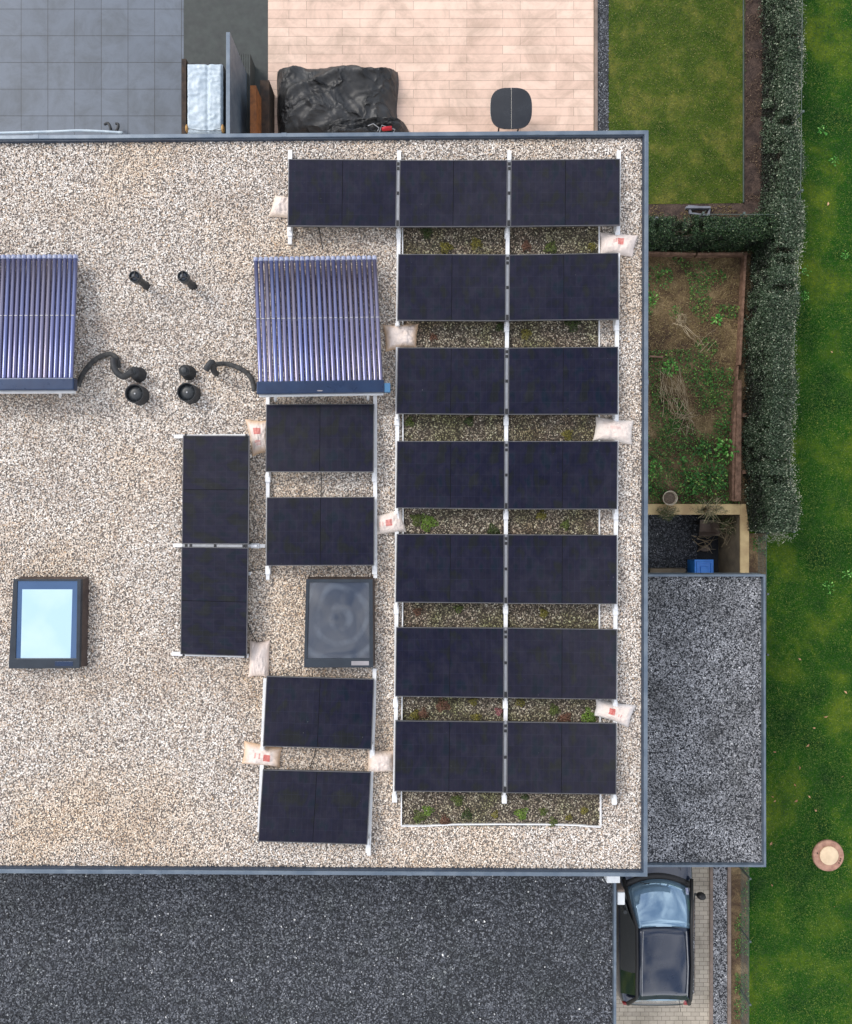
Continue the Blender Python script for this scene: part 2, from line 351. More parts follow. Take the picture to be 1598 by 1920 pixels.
M['sed_bright'] = leafmat('sedum_bright', [(0, srgb(72, 98, 30)), (1, srgb(122, 150, 58))])
M['sed_olive'] = leafmat('sedum_olive', [(0, srgb(80, 76, 28)), (1, srgb(140, 132, 56))])
M['sed_dark'] = leafmat('sedum_dark', [(0, srgb(34, 48, 22)), (1, srgb(72, 88, 36))])
M['sed_red'] = leafmat('sedum_red', [(0, srgb(80, 52, 40)), (1, srgb(128, 92, 72))])
M['sed_pink'] = leafmat('sedum_pink', [(0, srgb(122, 66, 74)), (1, srgb(168, 112, 116))])
M['leaf_dead'] = leafmat('dead_leaves', [(0, srgb(140, 92, 60)), (1, srgb(200, 160, 120))])

# ------------------------------------------------------------------ scatter generators
def inpoly(x, y, poly):
    ins = np.zeros(x.shape, bool); n = len(poly)
    for i in range(n):
        x0, y0 = poly[i][0], poly[i][1]; x1, y1 = poly[(i+1) % n][0], poly[(i+1) % n][1]
        c = ((y0 > y) != (y1 > y)) & (x < (x1-x0)*(y-y0)/((y1-y0)+1e-12)+x0); ins ^= c
    return ins
def pebbles(name, include, exclude, z, dens, r0, r1, m, seed, label=None, hfac=.55, zj=.006, kind='stuff'):
    rg = np.random.default_rng(seed)
    xs = [p[0] for p in include]; ys = [p[1] for p in include]
    A = (max(xs)-min(xs))*(max(ys)-min(ys)); n = int(A*dens)
    x = rg.uniform(min(xs), max(xs), n); y = rg.uniform(min(ys), max(ys), n)
    k = inpoly(x, y, include)
    for e in exclude: k &= ~inpoly(x, y, e)
    x = x[k]; y = y[k]; n = len(x); K = 6
    a = rg.uniform(r0, r1, n)*(1+.5*(rg.random(n) > .93)); b = a*rg.uniform(.55, .9, n); th = rg.uniform(0, math.pi, n)
    ang = np.arange(K)*2*math.pi/K
    rr = rg.uniform(.82, 1.15, (n, K)); lx = np.cos(ang)*a[:, None]*rr; ly = np.sin(ang)*b[:, None]*rr
    c, s = np.cos(th)[:, None], np.sin(th)[:, None]
    vx = x[:, None]+lx*c-ly*s; vy = y[:, None]+lx*s+ly*c
    zc = z+rg.uniform(0, zj, n); tx = rg.normal(0, .25, n)[:, None]; ty = rg.normal(0, .25, n)[:, None]
    vz = zc[:, None]+(vx-x[:, None])*tx+(vy-y[:, None])*ty-b[:, None]*.15
    V = np.empty((n, K+1, 3)); V[:, :K, 0] = vx; V[:, :K, 1] = vy; V[:, :K, 2] = vz
    V[:, K, 0] = x+rg.normal(0, .15, n)*a; V[:, K, 1] = y+rg.normal(0, .15, n)*a; V[:, K, 2] = zc+b*hfac
    base = (np.arange(n)*(K+1))[:, None, None]
    F = np.array([[i, (i+1) % K, K] for i in range(K)])[None]+base
    rv = np.repeat(rg.random((n, 1, 3)), K+1, axis=1)
    o = npmesh(name, V.reshape(-1, 3), F.reshape(-1, 3), m, rv.reshape(-1, 3))
    tag(o, label, None, None, kind); return o
def leaves(name, pts, nrm, size, m, seed, jitter=.6, asp=.45, parent=None, org=(0, 0, 0), dirs=None, bend=0.25):
    """rhombic leaves: pts (n,3), nrm (n,3) preferred facing"""
    rg = np.random.default_rng(seed); n = len(pts)
    nr = nrm+rg.normal(0, jitter, (n, 3)); nr /= np.linalg.norm(nr, axis=1)[:, None]+1e-9
    d = dirs+rg.normal(0, .25, (n, 3)) if dirs is not None else rg.normal(0, 1, (n, 3))
    d -= nr*(d*nr).sum(1)[:, None]; d /= np.linalg.norm(d, axis=1)[:, None]+1e-9
    s = np.cross(nr, d); L = size*rg.uniform(.6, 1.3, n)[:, None]; W = L*asp*.5
    V = np.empty((n, 4, 3)); V[:, 0] = pts-d*L*.5*(dirs is None); o0 = V[:, 0]
    V[:, 1] = o0+d*L*.5+s*W+nr*L*bend*.3; V[:, 2] = o0+d*L-nr*L*bend*.5; V[:, 3] = o0+d*L*.5-s*W+nr*L*bend*.3
    F = np.array([[0, 1, 2, 3]])+(np.arange(n)*4)[:, None]
    rv = np.repeat(rg.random((n, 1, 3)), 4, axis=1)
    return npmesh(name, V.reshape(-1, 3), F, m, rv.reshape(-1, 3), org=org, smooth=False, parent=parent)
exec_rng = random.Random(7)

# ------------------------------------------------------------------ the setting
ZR = 5.5; ZC = 2.7; ZPIT = -1.15
pitL, pitR = 3.6, P(1388, 959, .1).x
pitT, pitB = P(0, 965, .1).y, -3.2
def holed(name, m, z, x0, y0, x1, y1):
    b = MB(); a, c, d, e = pitL, pitB, pitR, pitT
    X = [x0, a, d, x1]; Y = [y0, c, e, y1]
    vv = [(x, y, z) for y in Y for x in X]; ff = []
    for j in range(3):
        for i in range(3):
            if i == 1 and j == 1: continue
            k = j*4+i; ff.append((k, k+1, k+5, k+4))
    return b.add(vv, ff).build(name, m)
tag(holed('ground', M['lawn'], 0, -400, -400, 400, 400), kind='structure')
def sheet(name, m, poly, z, kind='structure', label=None):
    b = MB(); b.add([(p[0], p[1], z) for p in poly], [tuple(range(len(poly)))]); return tag(b.build(name, m), label, None, None, kind)
def prect(a, b_, c, d, z): p, q = P(a, b_, z), P(c, d, z); return [(p.x, q.y), (q.x, q.y), (q.x, p.y), (p.x, p.y)]
# sheets laid 4 mm above one another
sheet('garden_lawn', M['lawn2'], [(P(1140, 0, 0).x, P(0, 384, 0).y), (P(1393, 0, 0).x, P(0, 381, 0).y), (P(1398, 0, 0).x, 14), (P(1140, 0, 0).x, 14)], .012)
sheet('flower_bed_soil', M['mulch'], [(4, P(0, 425, 0).y), (P(1465, 0, 0).x, P(0, 425, 0).y), (P(1470, 0, 0).x, 14), (4, 14)], .006)
sheet('garden_soil', M['soil'], [(3.7, pitT+.02), (P(1412, 0, 0).x, pitT+.02), (P(1412, 0, 0).x, P(0, 470, 0).y), (3.7, P(0, 470, 0).y)], .010)
sheet('grey_tile_terrace', M['tile_grey'], [(-14, 5.4), (P(345, 0, 0).x, 5.4), (P(345, 0, 0).x, 14), (-14, 14)], .010)
sheet('dark_deck_floor', M['deck_dark'], [(P(345, 0, 0).x+.002, 5.4), (P(503, 0, 0).x, 5.4), (P(503, 0, 0).x, 14), (P(345, 0, 0).x+.002, 14)], .014)
sheet('wood_tile_terrace', M['tile_wood'], [(P(503, 0, 0).x+.002, 5.4), (P(1113, 0, 0).x, 5.4), (P(1113, 0, 0).x, 14), (P(503, 0, 0).x+.002, 14)], .018)
kb = MB(); kb.box(P(1114, 0, 0).x, 5.4, 0, P(1120, 0, 0).x, 14, .06)
tag(kb.build('terrace_kerb', M['kerb'], bevel=.008), kind='structure')
sheet('gravel_strip_base', M['dark_base'], [(P(1120, 0, 0).x, 5.4), (P(1141, 0, 0).x, 5.4), (P(1141, 0, 0).x, 14), (P(1120, 0, 0).x, 14)], .016)
pebbles('gravel_strip', [(P(1120, 0, 0).x, 8.6), (P(1141, 0, 0).x, 8.6), (P(1141, 0, 0).x, 12.6), (P(1120, 0, 0).x, 12.6)], [], .02, 1800, .013, .022, M['gravel_dark'], 3)
# driveway by the car
sheet('driveway_paving', M['paving'], [(2.5, -16), (P(1331, 0, 0).x, -16), (P(1331, 0, 0).x, -3.3), (2.5, -3.3)], .008)
k2 = MB(); k2.box(P(1330, 0, 0).x, -16, 0, P(1336, 0, 0).x, -6.5, .05); k2.box(P(1363, 0, 0).x, -16, 0, P(1369, 0, 0).x, -6.5, .07)
tag(k2.build('driveway_kerb', M['kerb'], bevel=.006), kind='structure')
sheet('drive_gravel_base', M['dark_base'], [(P(1336, 0, 0).x, -16), (P(1363, 0, 0).x, -16), (P(1363, 0, 0).x, -6.5), (P(1336, 0, 0).x, -6.5)], .014)
pebbles('drive_gravel', [(P(1336, 0, 0).x, -12.6), (P(1363, 0, 0).x, -12.6), (P(1363, 0, 0).x, -7.5), (P(1336, 0, 0).x, -7.5)], [], .018, 1800, .013, .024, M['gravel_grey'], 4)
sheet('side_bed_soil', M['soil'], [(P(1369, 0, 0).x, -16), (P(1403, 0, 0).x, -16), (P(1403, 0, 0).x, -6.5), (P(1369, 0, 0).x, -6.5)], .012)
sheet('side_strip_soil', M['soil'], [(P(1404, 0, 0).x, -3.2), (P(1436, 0, 0).x, -3.2), (P(1436, 0, 0).x, P(0, 1000, 0).y), (P(1404, 0, 0).x, P(0, 1000, 0).y)], .012)
# sunken yard
sheet('sunken_yard_floor', M['dark_base'], [(pitL, pitB), (pitR, pitB), (pitR, pitT), (pitL, pitT)], ZPIT)
pebbles('sunken_yard_gravel', [(pitL, pitB), (pitR-.55, pitB), (pitR-.55, pitT), (pitL, pitT)], [], ZPIT+.004, 1800, .012, .024, M['gravel_dark'], 5)
ww = thing('retaining_wall', (pitR, pitT, 0), 'yellowish concrete retaining wall with an L-shaped flat top round the sunken yard', 'wall')
b = MB(); yt = P(0, 945, .12).y; xr = P(1405, 0, .12).x
b.prism([(pitL, pitT), (pitR, pitT), (pitR, yt), (pitL, yt)], ZPIT, .08)
b.prism([(pitR, pitB), (P(1404, 0, .1).x, pitB), (xr, pitT-.3), (P(1398, 0, .1).x, yt), (pitR, yt)], ZPIT, .079)
b.build('wall_body', M['concrete_g'], ww)
b = MB(); b.prism([(pitL, pitT), (pitR-.01, pitT), (pitR-.01, yt), (pitL, yt)], .081, .12)
b.build('coping', M['concrete_y'], ww, bevel=.006)
b = MB(); b.prism([(pitR-.006, pitB), (P(1404, 0, .1).x, pitB), (xr, pitT-.3), (P(1398, 0, .1).x, yt), (pitR-.006, yt)], .081, .12)
b.build('coping', M['concrete_y'], ww, bevel=.006)
b = MB(); b.box(pitL, pitB-.2, ZPIT, pitR, pitB, .0); tag(b.build('yard_end_wall', M['concrete_g']), 'grey concrete wall closing the sunken yard under the carport', 'wall')
b = MB(); p, q = P(1219, 1066, ZPIT+.25), P(1286, 1078, ZPIT+.25); b.box(p.x, q.y, ZPIT, q.x, p.y, ZPIT+.25)
tag(b.build('concrete_step', M['concrete_g'], bevel=.01), 'pale concrete step beside the blue box against the carport', 'step')

# ------------------------------------------------------------------ house with the big gravel roof
RT = [(-10, 5.96), (P(1216.5, 0, 5.6).x, P(0, 244, 5.6).y), (P(1214.5, 0, 5.6).x, P(0, 1644, 5.6).y), (-10, -5.74)]   # TL TR BR BL
def inset(poly, d):     # quad TL TR BR BL
    (a, b_), (c, d_), (e, f), (g, h) = poly
    return [(a+d, b_-d), (c-d, d_-d), (e-d, f+d), (g+d, h+d)]
def ccw(q): return q[::-1]
def ring(b, outer, inner, z0, z1):
    n = 4; vv = [(p[0], p[1], z1) for p in outer]+[(p[0], p[1], z1) for p in inner]+[(p[0], p[1], z0) for p in outer]+[(p[0], p[1], z0) for p in inner]
    ff = []
    for i in range(n):
        j = (i+1) % n
        ff += [(i, n+i, n+j, j), (2*n+i, 2*n+j, 3*n+j, 3*n+i), (i, j, 2*n+j, 2*n+i), (n+i, 3*n+i, 3*n+j, n+j)]
    b.add(vv, ff); return b
house = thing('house', (0, 0, 0), 'two-storey house with a light gravel flat roof carrying the solar panels', 'house')
b = MB(); b.prism(ccw(inset(RT, .12)), 0.02, ZR-.3); b.build('wall', M['wall'], house)
b = MB(); b.prism(ccw(inset(RT, .03)), ZR-.295, ZR-.012); b.build('roof_deck', M['membrane'], house)
b = MB(); ring(b, RT, inset(RT, .062), ZR-.28, 5.6); b.build('parapet', M['parapet'], house, bevel=.006)
b = MB(); ring(b, inset(RT, .064), inset(RT, .082), ZR-.01, 5.575); b.build('parapet_upstand', M['parapet_dark'], house)
def joints(parent, quad, wid, z, step, m='parapet_dark'):
    for i in range(4):
        a = Vector((*quad[i], z)); c = Vector((*quad[(i+1) % 4], z)); L = (c-a).length; d = (c-a).normalized(); s = Vector((d.y, -d.x, 0))
        k = 1
        while k*step < L-.3:
            p = a+d*(k*step+.11*math.sin(i*3+k*5)); k += 1
            if abs(p.x) > 8: continue
            b = MB(); b.slab([p-s*.004-d*.045, p+s*(-.004)+d*.045, p+s*(wid)+d*.045, p+s*(wid)-d*.045][::1] if False else [p-d*.04+s*(-.003), p-d*.04+s*wid, p+d*.04+s*wid, p+d*.04+s*(-.003)], .02)
            b.build('joint_cover', M[m], parent, bevel=.001)
joints(house, RT, .058, 5.6035, 3.9, 'parapet')
# panels: pixel corners TL TR BR BL
ARR = [
 ((541,298),(745,299.5),(743,425.5),(539.5,424)), ((749.5,300),(952,300),(951,425),(748,425.5)), ((958,300),(1163,297.5),(1163,422.5),(957,425)),
 ((747,476.3),(949,477),(948.7,602),(744.7,601)), ((954.7,477.5),(1160,474),(1161,599),(954,601.5)),
 ((745.5,651.5),(947.5,652),(947,778),(743,776)), ((953.5,652),(1159.5,650),(1159,777),(953,777.5)),
 ((744.5,827),(947,827),(947,954.5),(742.5,953)), ((952.5,827),(1159,827),(1157.5,955),(951.5,955)),
 ((744,1001),(946,1002),(946,1131.5),(741.5,1129.5)), ((952,1002),(1157.5,1003),(1157,1133),(951,1132)),
 ((743,1176),(945.5,1177),(945.5,1309),(741,1306)), ((951,1177),(1157.5,1180),(1156.5,1312),(951,1309)),
 ((741.5,1351),(945,1353),(944,1486),(739.5,1484)), ((951,1353),(1156.5,1356),(1156,1490),(950,1487))]
MID = [((499,758),(702,757),(701,885.5),(498,885)), ((500,932.5),(702.5,931.5),(702,1060.5),(499,1061)),
       ((500,1267.5),(702,1273),(697,1405.5),(493,1399.5)), ((493,1443),(696,1447.5),(689,1584),(484,1578))]
LEF = [((343,816),(468,816.5),(466.5,1020.5),(341,1020)), ((340.5,1025),(466,1027),(463,1231),(338.5,1227))]
ZL, ZH = 5.66, 5.80
def pcorn(c, side=False):
    zz = (ZL, ZH, ZH, ZL) if side else (ZL, ZL, ZH, ZH)
    return [P(a[0], a[1], z) for a, z in zip(c, zz)]
def shrink_xy(c, d):
    cx = sum(p.x for p in c)/4; cy = sum(p.y for p in c)/4
    return [(p.x-math.copysign(d, p.x-cx), p.y-math.copysign(d, p.y-cy)) for p in c]
bed = [P(754, 418, ZR), P(1122, 418, ZR), P(1123, 1549, ZR), P(754, 1549, ZR)]
bedpoly = [(p.x, p.y) for p in bed]
excl = [shrink_xy(pcorn(c), .17) for c in ARR+MID]+[shrink_xy(pcorn(c, True), .17) for c in LEF]
pebbles('roof_gravel', inset([(-9.99, 5.96), RT[1], RT[2], (-9.99, -5.74)], .07), [bedpoly]+excl, ZR, 3700, .008, .0155, M['gravel'], 11,
        'light river gravel covering the flat roof')
sheet('planted_bed_base', M['bed_base'], [(bed[3].x, bed[3].y), (bed[2].x, bed[2].y), (bed[1].x, bed[1].y), (bed[0].x, bed[0].y)], ZR-.004, 'stuff')
pebbles('planted_bed_gravel', bedpoly, excl, ZR+.004, 3300, .0085, .0155, M['gravel_bed'], 12, 'dark planted substrate with moss under the large solar array')
def strip(name, pts, label):
    b = MB(); q = [P(x, y, ZR+.045) for x, y in pts]
    for i in range(len(q)-1):
        d = (q[i+1]-q[i]).normalized(); s = Vector((-d.y, d.x, 0))*.009
        a, c = q[i]-d*.0, q[i+1]
        b.slab([a-s, c-s, c+s, a+s], .055)
    o = b.build(name, M['alu'], org=q[0]); return tag(o, label, 'edging strip', 'white metal strips edging the planted roof bed')
strip('edging_strip', [(755, 422), (755.5, 700), (756, 1000), (754, 1300), (752.5, 1548)], 'thin white metal strip along the left side of the planted roof bed')
strip('edging_strip', [(1124, 422), (1124, 800), (1124.5, 1200), (1127, 1548)], 'thin white metal strip along the right side of the planted roof bed')
strip('edging_strip', [(752.5, 1549), (800, 1549), (850, 1546.5), (940, 1546), (1040, 1546.5), (1085, 1548), (1107, 1550), (1127, 1551)], 'slightly bowed white metal strip along the bottom end of the planted roof bed')

# ------------------------------------------------------------------ solar panels
def panel(c, label, group, side=False):
    q = pcorn(c, side)                       # TL TR BR BL
    q = [q[3], q[2], q[1], q[0]]             # ccw BL BR TR TL
    if side: q = [q[1], q[2], q[3], q[0]]    # long axis becomes u
    t = thing('solar_panel', sum(q, Vector())/4, label, 'solar panel', group)
    L = lambda u, v, dz=0: ((q[0]*(1-u)+q[1]*u)*(1-v)+(q[3]*(1-u)+q[2]*u)*v)+Vector((0, 0, dz))
    e, f = .0075, .0115; b = MB()
    o = [L(0, 0), L(1, 0), L(1, 1), L(0, 1)]; i = [L(e, f), L(1-e, f), L(1-e, 1-f), L(e, 1-f)]
    lo = [p-Vector((0, 0, .035)) for p in o]; li = [p-Vector((0, 0, .030)) for p in i]
    vv = o+i+lo+li; ff = []
    for k in range(4):
        j = (k+1) % 4; ff += [(k, j, 4+j, 4+k), (8+k, 8+j, j, k), (4+k, 4+j, 12+j, 12+k), (8+j, 8+k, 12+k, 12+j)]
    b.add(vv, ff); b.build('frame', M['frame_edge'], t)
    b = MB(); b.slab([L(e, f, -.0045), L(1-e, f, -.0045), L(1-e, 1-f, -.0045), L(e, 1-f, -.0045)], .006); b.build('backsheet', M['gap_black'], t)
    for u0, u1 in ((.009, .4975), (.5025, .991)):
        b = MB(); b.slab([L(u0, .016, -.001), L(u1, .016, -.001), L(u1, .984, -.001), L(u0, .984, -.001)], .003)
        uv = [(0, 0), (1, 0), (1, 1), (0, 1)]*2
        b.build('cell_field', M['cells'], t, uv=uv)
    return t
G1 = 'black solar panels of the large right-hand array'
nm = ['topmost', 'second', 'third', 'fourth', 'fifth', 'sixth', 'bottom']
for i, c in enumerate(ARR):
    if i < 3: lb = 'black solar panel at the %s of the topmost row of three' % ('left end', 'middle', 'right end')[i]
    else:
        r, s = (i-3)//2+1, (i-3) % 2
        lb = '%s black solar panel in the %s row of the large right array' % (('left', 'right')[s], nm[r])
    panel(c, lb, G1)
G2 = 'black solar panels of the middle column'
for c, lb in zip(MID, ('black solar panel directly below the right tube collector', 'black solar panel directly above the grey domed skylight',
                       'black solar panel directly below the grey domed skylight', 'slightly turned black solar panel at the bottom of the middle column')): panel(c, lb, G2)
for c, lb in zip(LEF, ('upper of the two upright black solar panels at the left', 'lower of the two upright black solar panels at the left')): panel(c, lb, 'upright black solar panels left of the middle column', True)

# ------------------------------------------------------------------ mounting rails
GR = 'white mounting rails on the gravel'
def rail(pts, label, brackets=(), clamps=(), wide=7, seams=(), horiz=False):
    q = [P(x, y, ZR+.075) for x, y in pts]
    t = thing('mounting_rail', q[0], label, 'mounting rail', GR)
    hw = wide/2/FPX*(HC-ZR); b = MB()
    for i in range(len(q)-1):
        d = (q[i+1]-q[i]).normalized(); s = Vector((-d.y, d.x, 0))
        b.slab([q[i]-s*hw, q[i+1]-s*hw, q[i+1]+s*hw, q[i]+s*hw], .055)
    b.build('rail', M['alu'], t)
    for x, y in brackets:          # wider bracket just outside the raised edge
        b = MB(); w_, l_ = (4.6, 8) if not horiz else (8, 4.6)
        b.pbox(x-w_, y-l_, x+w_, y+l_, ZR+.02, ZR+.105); b.build('bracket', M['alu'], t, bevel=.006)
        b = MB(); a = (x-2.2, y-l_-11, x+2.2, y-l_+5) if not horiz else (x-l_-11, y-2.2, x-l_+8, y+2.2)
        b.pbox(*a, ZR+.02, ZR+.20); b.build('bracket_post', M['alu'], t)
    for x0, y0, x1, y1 in seams:   # raised carrier bar lying between two panels
        n = 2; z0, z1 = ZL-.012, ZH-.012
        a, c = P(x0, y0, z0), P(x1, y1, z1); d = (c-a).normalized(); s = Vector((-d.y, d.x, 0)).normalized()*.021
        b = MB(); b.slab([a-s, c-s, c+s, a+s], .05); b.build('carrier_bar', M['alu_grey'], t)
        for f in (.06, .13, .5, .93, .97):
            p = a*(1-f)+c*f; b = MB(); b.box(p.x-.018, p.y-.022, p.z-.002, p.x+.018, p.y+.022, p.z+.016); b.build('clamp', M['clamp'], t, bevel=.003)
    for x, y, z in clamps:
        p = P(x, y, z); b = MB(); b.box(p.x-.016, p.y-.02, p.z-.03, p.x+.016, p.y+.02, p.z); b.build('clamp', M['clamp'], t, bevel=.003)
    return t
rail([(544, 281), (543.5, 457)], 'short white rail under the left end of the topmost panel row', [(543.5, 434)])
rail([(748.5, 282), (747.5, 460), (746, 630), (745, 800), (744.3, 980), (743.5, 1150), (742.5, 1330), (740, 1503)], 'long white rail along the left edge of the large array',
     [(747.5, 437), (745.5, 613), (744.5, 789), (744, 966), (743, 1143), (742, 1319), (740, 1497)],
     seams=[(747, 300, 745.5, 425)])
rail([(955.5, 282), (952, 460), (951, 630), (949.5, 800), (949, 980), (948.5, 1150), (948.5, 1330), (945.5, 1506)], 'long white rail down the centre of the large array between its two panel columns',
     [(951.5, 437), (950.5, 613), (949.5, 789), (949, 966), (948.5, 1143), (948, 1321), (946, 1499)],
     seams=[(955, 300, 954, 425), (952, 477, 951.2, 602), (950.6, 652, 949.8, 778), (949.8, 827, 949.2, 955), (949, 1002, 948.5, 1132), (948.3, 1177, 948.3, 1309), (948, 1353, 947, 1487)])
rail([(1161, 282), (1159.5, 460), (1157.5, 630), (1156.5, 800), (1155.5, 980), (1154.5, 1150), (1154, 1330), (1152, 1509)], 'long white rail along the right edge of the large array',
     [(1158.5, 435), (1157, 611), (1156, 788), (1155.5, 966), (1154.5, 1145), (1154, 1323), (1152.5, 1501)])
rail([(502, 741), (502, 890), (502, 1087)], 'white rail under the left edges of the two upper middle panels', [(502, 896), (502, 1069)], wide=6.5)
rail([(703.5, 739), (703.5, 890), (704, 1084)], 'white rail along the right edges of the two upper middle panels', [(702, 895), (702.5, 1069)])
rail([(702.5, 1254), (701, 1340), (697, 1440), (691.5, 1604)], 'white rail along the right edges of the two lower middle panels', [(698, 1414), (690.5, 1592)])
rail([(497.5, 1272), (492, 1410), (486, 1560)], 'white rail under the left edges of the two lower middle panels', [(492, 1410)])
rail([(326, 818.2), (466, 817)], 'short white rail under the top end of the upright panels', clamps=[(348, 815.5, ZL+.01), (462, 816, ZH+.01)], wide=6.5)
rail([(325, 1022.5), (497, 1023.8)], 'white rail between the two upright panels reaching the middle column', [(478, 1023.5)], horiz=True, wide=6.5, seams=[(342, 1022.4, 466, 1023.8)])
rail([(322, 1226), (466, 1230)], 'short white rail under the bottom end of the upright panels', clamps=[(344, 1228.6, ZL+.01), (460, 1232, ZH+.01)], wide=6.5)

# ------------------------------------------------------------------ vacuum tube collectors
def collector(c, n, label, manifold, mlab, rail_px, legs, cap=None, logo=None):
    zl, zh = 5.72, 5.98
    q = [P(*c[0], zl), P(*c[1], zl), P(*c[2], zh), P(*c[3], zh)]       # TL TR BR BL
    t = thing('tube_collector', (q[0]+q[2])/2-Vector((0, 0, .3)), label, 'solar thermal collector', 'evacuated tube collectors on the roof')
    rg = random.Random(n)
    for i in range(n):
        u = (i+.5)/n; a = q[0]*(1-u)+q[1]*u; e = q[3]*(1-u)+q[2]*u; d = (e-a).normalized()
        b = MB(); b.tube([a+d*.06, a+d*.065, e-d*.002, e+d*.05], [.02, .034, .034, .034], 16); tb = b.build('tube', M['tube'], t, smooth=True)
        b = MB(); b.tube([a-d*.01, a, a+d*.055, a+d*.06], [.025, .038, .038, .034], 12); b.build('end_cap', M['tube_cap'], tb, smooth=True)
        mid = a*.5+e*.5; s = (q[1]-q[0]).normalized()
        b = MB(); m_ = mid+Vector((0, 0, .037)); b.slab([m_-s*.022-d*.006, m_+s*.022-d*.006, m_+s*.022+d*.006, m_-s*.022+d*.006][::-1], .006); b.build('clip', M['clip'], tb)
    # bottom tray rails carrying the tubes
    for f in (.03, .5):
        a = q[0]*(1-f)+q[3]*f; e = q[1]*(1-f)+q[2]*f; b = MB(); b.tube([a-Vector((0, 0, .045)), e-Vector((0, 0, .045))], .014, 6); b.build('cross_bar', M['alu'], t)
    m4 = [P(x, y, zh+.06) for x, y in manifold]
    b = MB(); b.slab([m4[3], m4[2], m4[1], m4[0]], .13); mm = b.build('manifold', M['navy'], t, bevel=.018, seg=3)
    if cap: b = MB(); b.pbox(*cap, zh-.05, zh+.04); b.build('end_cap', M['navy_lt'], mm, bevel=.006)
    if logo:
        p = P(*logo, zh+.062); b = MB(); b.prism([(p.x+.045*math.cos(k*.4189), p.y+.009*math.sin(k*.4189)) for k in range(15)], zh+.055, zh+.0625); b.build('badge', M['label_plate'], mm)
    r0 = [P(x, y, zh-.06) for x, y in rail_px]; b = MB(); b.slab([r0[3], r0[2], r0[1], r0[0]], .05); b.build('support_rail', M['alu'], t)
    for x, y0, y1 in legs:
        b = MB(); a = P(x, y0, zh-.115); e = P(x, y1, ZR+.03); b.tube([a, e], .022, 8); b.build('leg', M['alu'], t)
    return t
collector(((475,484),(707,481),(719,713),(484,716)), 24, 'complete evacuated tube collector right of the vent pipes', ((481,715),(720.5,711.5),(721,735.5),(481,739)), '',
          ((486,738.5),(719,735.5),(719,740.5),(486,744)), [(517, 741, 752), (690, 739, 750), (500, 741, 735), (710, 738, 732)], cap=(720, 718, 732, 735), logo=(600, 732.5))
collector(((-84,480),(147,479),(138,708),(-93,709)), 24, 'evacuated tube collector cut off by the left picture edge', ((-96,709),(138.5,707.5),(138.5,731),(-96,732)), '',
          ((-96,732),(140,731),(140,737),(-96,738)), [(113, 733, 744), (-40, 733, 744)])

# ------------------------------------------------------------------ vents and pipes
def spoke_vent(px, py, rot, label):
    top = P(px, py, ZR+.46); t = thing('vent_pipe', (top.x, top.y, ZR), label, 'vent pipe', 'vent pipes with three-spoke caps')
    b = MB(); b.lathe((top.x, top.y, ZR-.01), [(.075, 0), (.055, .04), (.055, .34), (.06, .345)], 24); b.build('pipe', M['rubber'], t, smooth=True)
    b = MB(); b.lathe((top.x, top.y, ZR), [(.075, .34), (.088, .36), (.088, .455), (.08, .465), (.072, .455), (.068, .40)], 28); b.build('cap', M['plastic_dk'], t, smooth=True)
    b = MB(); b.lathe((top.x, top.y, ZR), [(.066, .41), (.069, .44), (.04, .452), (.01, .455)], 24); b.build('cap_lid', M['anthracite'], t, smooth=True)
    b = MB()
    for k in range(3):
        a = R(rot+k*120); c = Vector((math.cos(a), math.sin(a), 0)); b.tube([top+Vector((0, 0, .0)), top+c*.078+Vector((0, 0, -.005))], .011, 6)
    b.build('spokes', M['clamp'], t)
spoke_vent(252, 518, 85, 'tall black vent pipe with three-spoke cap, left of the upper pair')
spoke_vent(343, 518, 100, 'tall black vent pipe with three-spoke cap, right of the upper pair')
def cup_vent(px, py, label):
    top = P(px, py, ZR+.24); t = thing('roof_outlet', (top.x, top.y, ZR), label, 'roof outlet', 'wide round black roof outlets')
    b = MB(); b.lathe((top.x, top.y, ZR-.01), [(.158, 0), (.15, .03), (.15, .24), (.146, .25), (.138, .25), (.134, .24), (.132, .17)], 36); b.build('collar', M['rubber'], t, smooth=True)
    b = MB(); b.lathe((top.x, top.y, ZR), [(.13, .165), (.13, .19), (.05, .2), (.01, .203)], 32); g = b.build('lid', M['plastic_dk'], t, smooth=True)
    b = MB(); c = Vector((top.x, top.y, ZR+.198))
    for k in range(8):
        a = R(k*45+10); b.tube([c+Vector((math.cos(a), math.sin(a), 0))*.02, c+Vector((math.cos(a)*.125, math.sin(a)*.125, -.008))], .0035, 5)
    b.build('ribs', M['anthracite'], g)
    b = MB(); b.lathe((top.x, top.y, ZR), [(.014, .2), (.014, .21), (.004, .213)], 12); b.build('knob', M['alu_grey'], g)
cup_vent(251.5, 737.5, 'wide round black roof outlet, left one of the lower pair')
cup_vent(349.5, 735, 'wide round black roof outlet, right one of the lower pair')
def ribbed(px, py, h, label, elbow=None):
    top = P(px, py, ZR+h); t = thing('ribbed_pipe_boot', (top.x, top.y, ZR), label, 'pipe boot', 'ribbed black pipe boots')
    pr = [(.125, 0), (.12, .02)]; z = .03; r = .105
    while z < h-.03:
        pr += [(r, z), (r+.008, z+.01), (r, z+.02), (r-.006, z+.03)]; z += .035; r -= .004
    pr += [(.07, h-.02), (.066, h)]
    b = MB(); b.lathe((top.x, top.y, ZR-.01), pr, 28); b.build('boot', M['rubber'], t, smooth=True)
    b = MB(); b.lathe((top.x, top.y, ZR-.01), [(.05, h-.01), (.05, h+.03), (.03, h+.035)], 20); b.build('cap', M['plastic_dk'], t, smooth=True)
    return t, top
ribbed(345, 694, .24, 'ribbed black pipe boot with a plain cap, right of the hooked pipe')
tt, tp = ribbed(249, 697, .26, 'ribbed black pipe boot holding the bent black pipe')
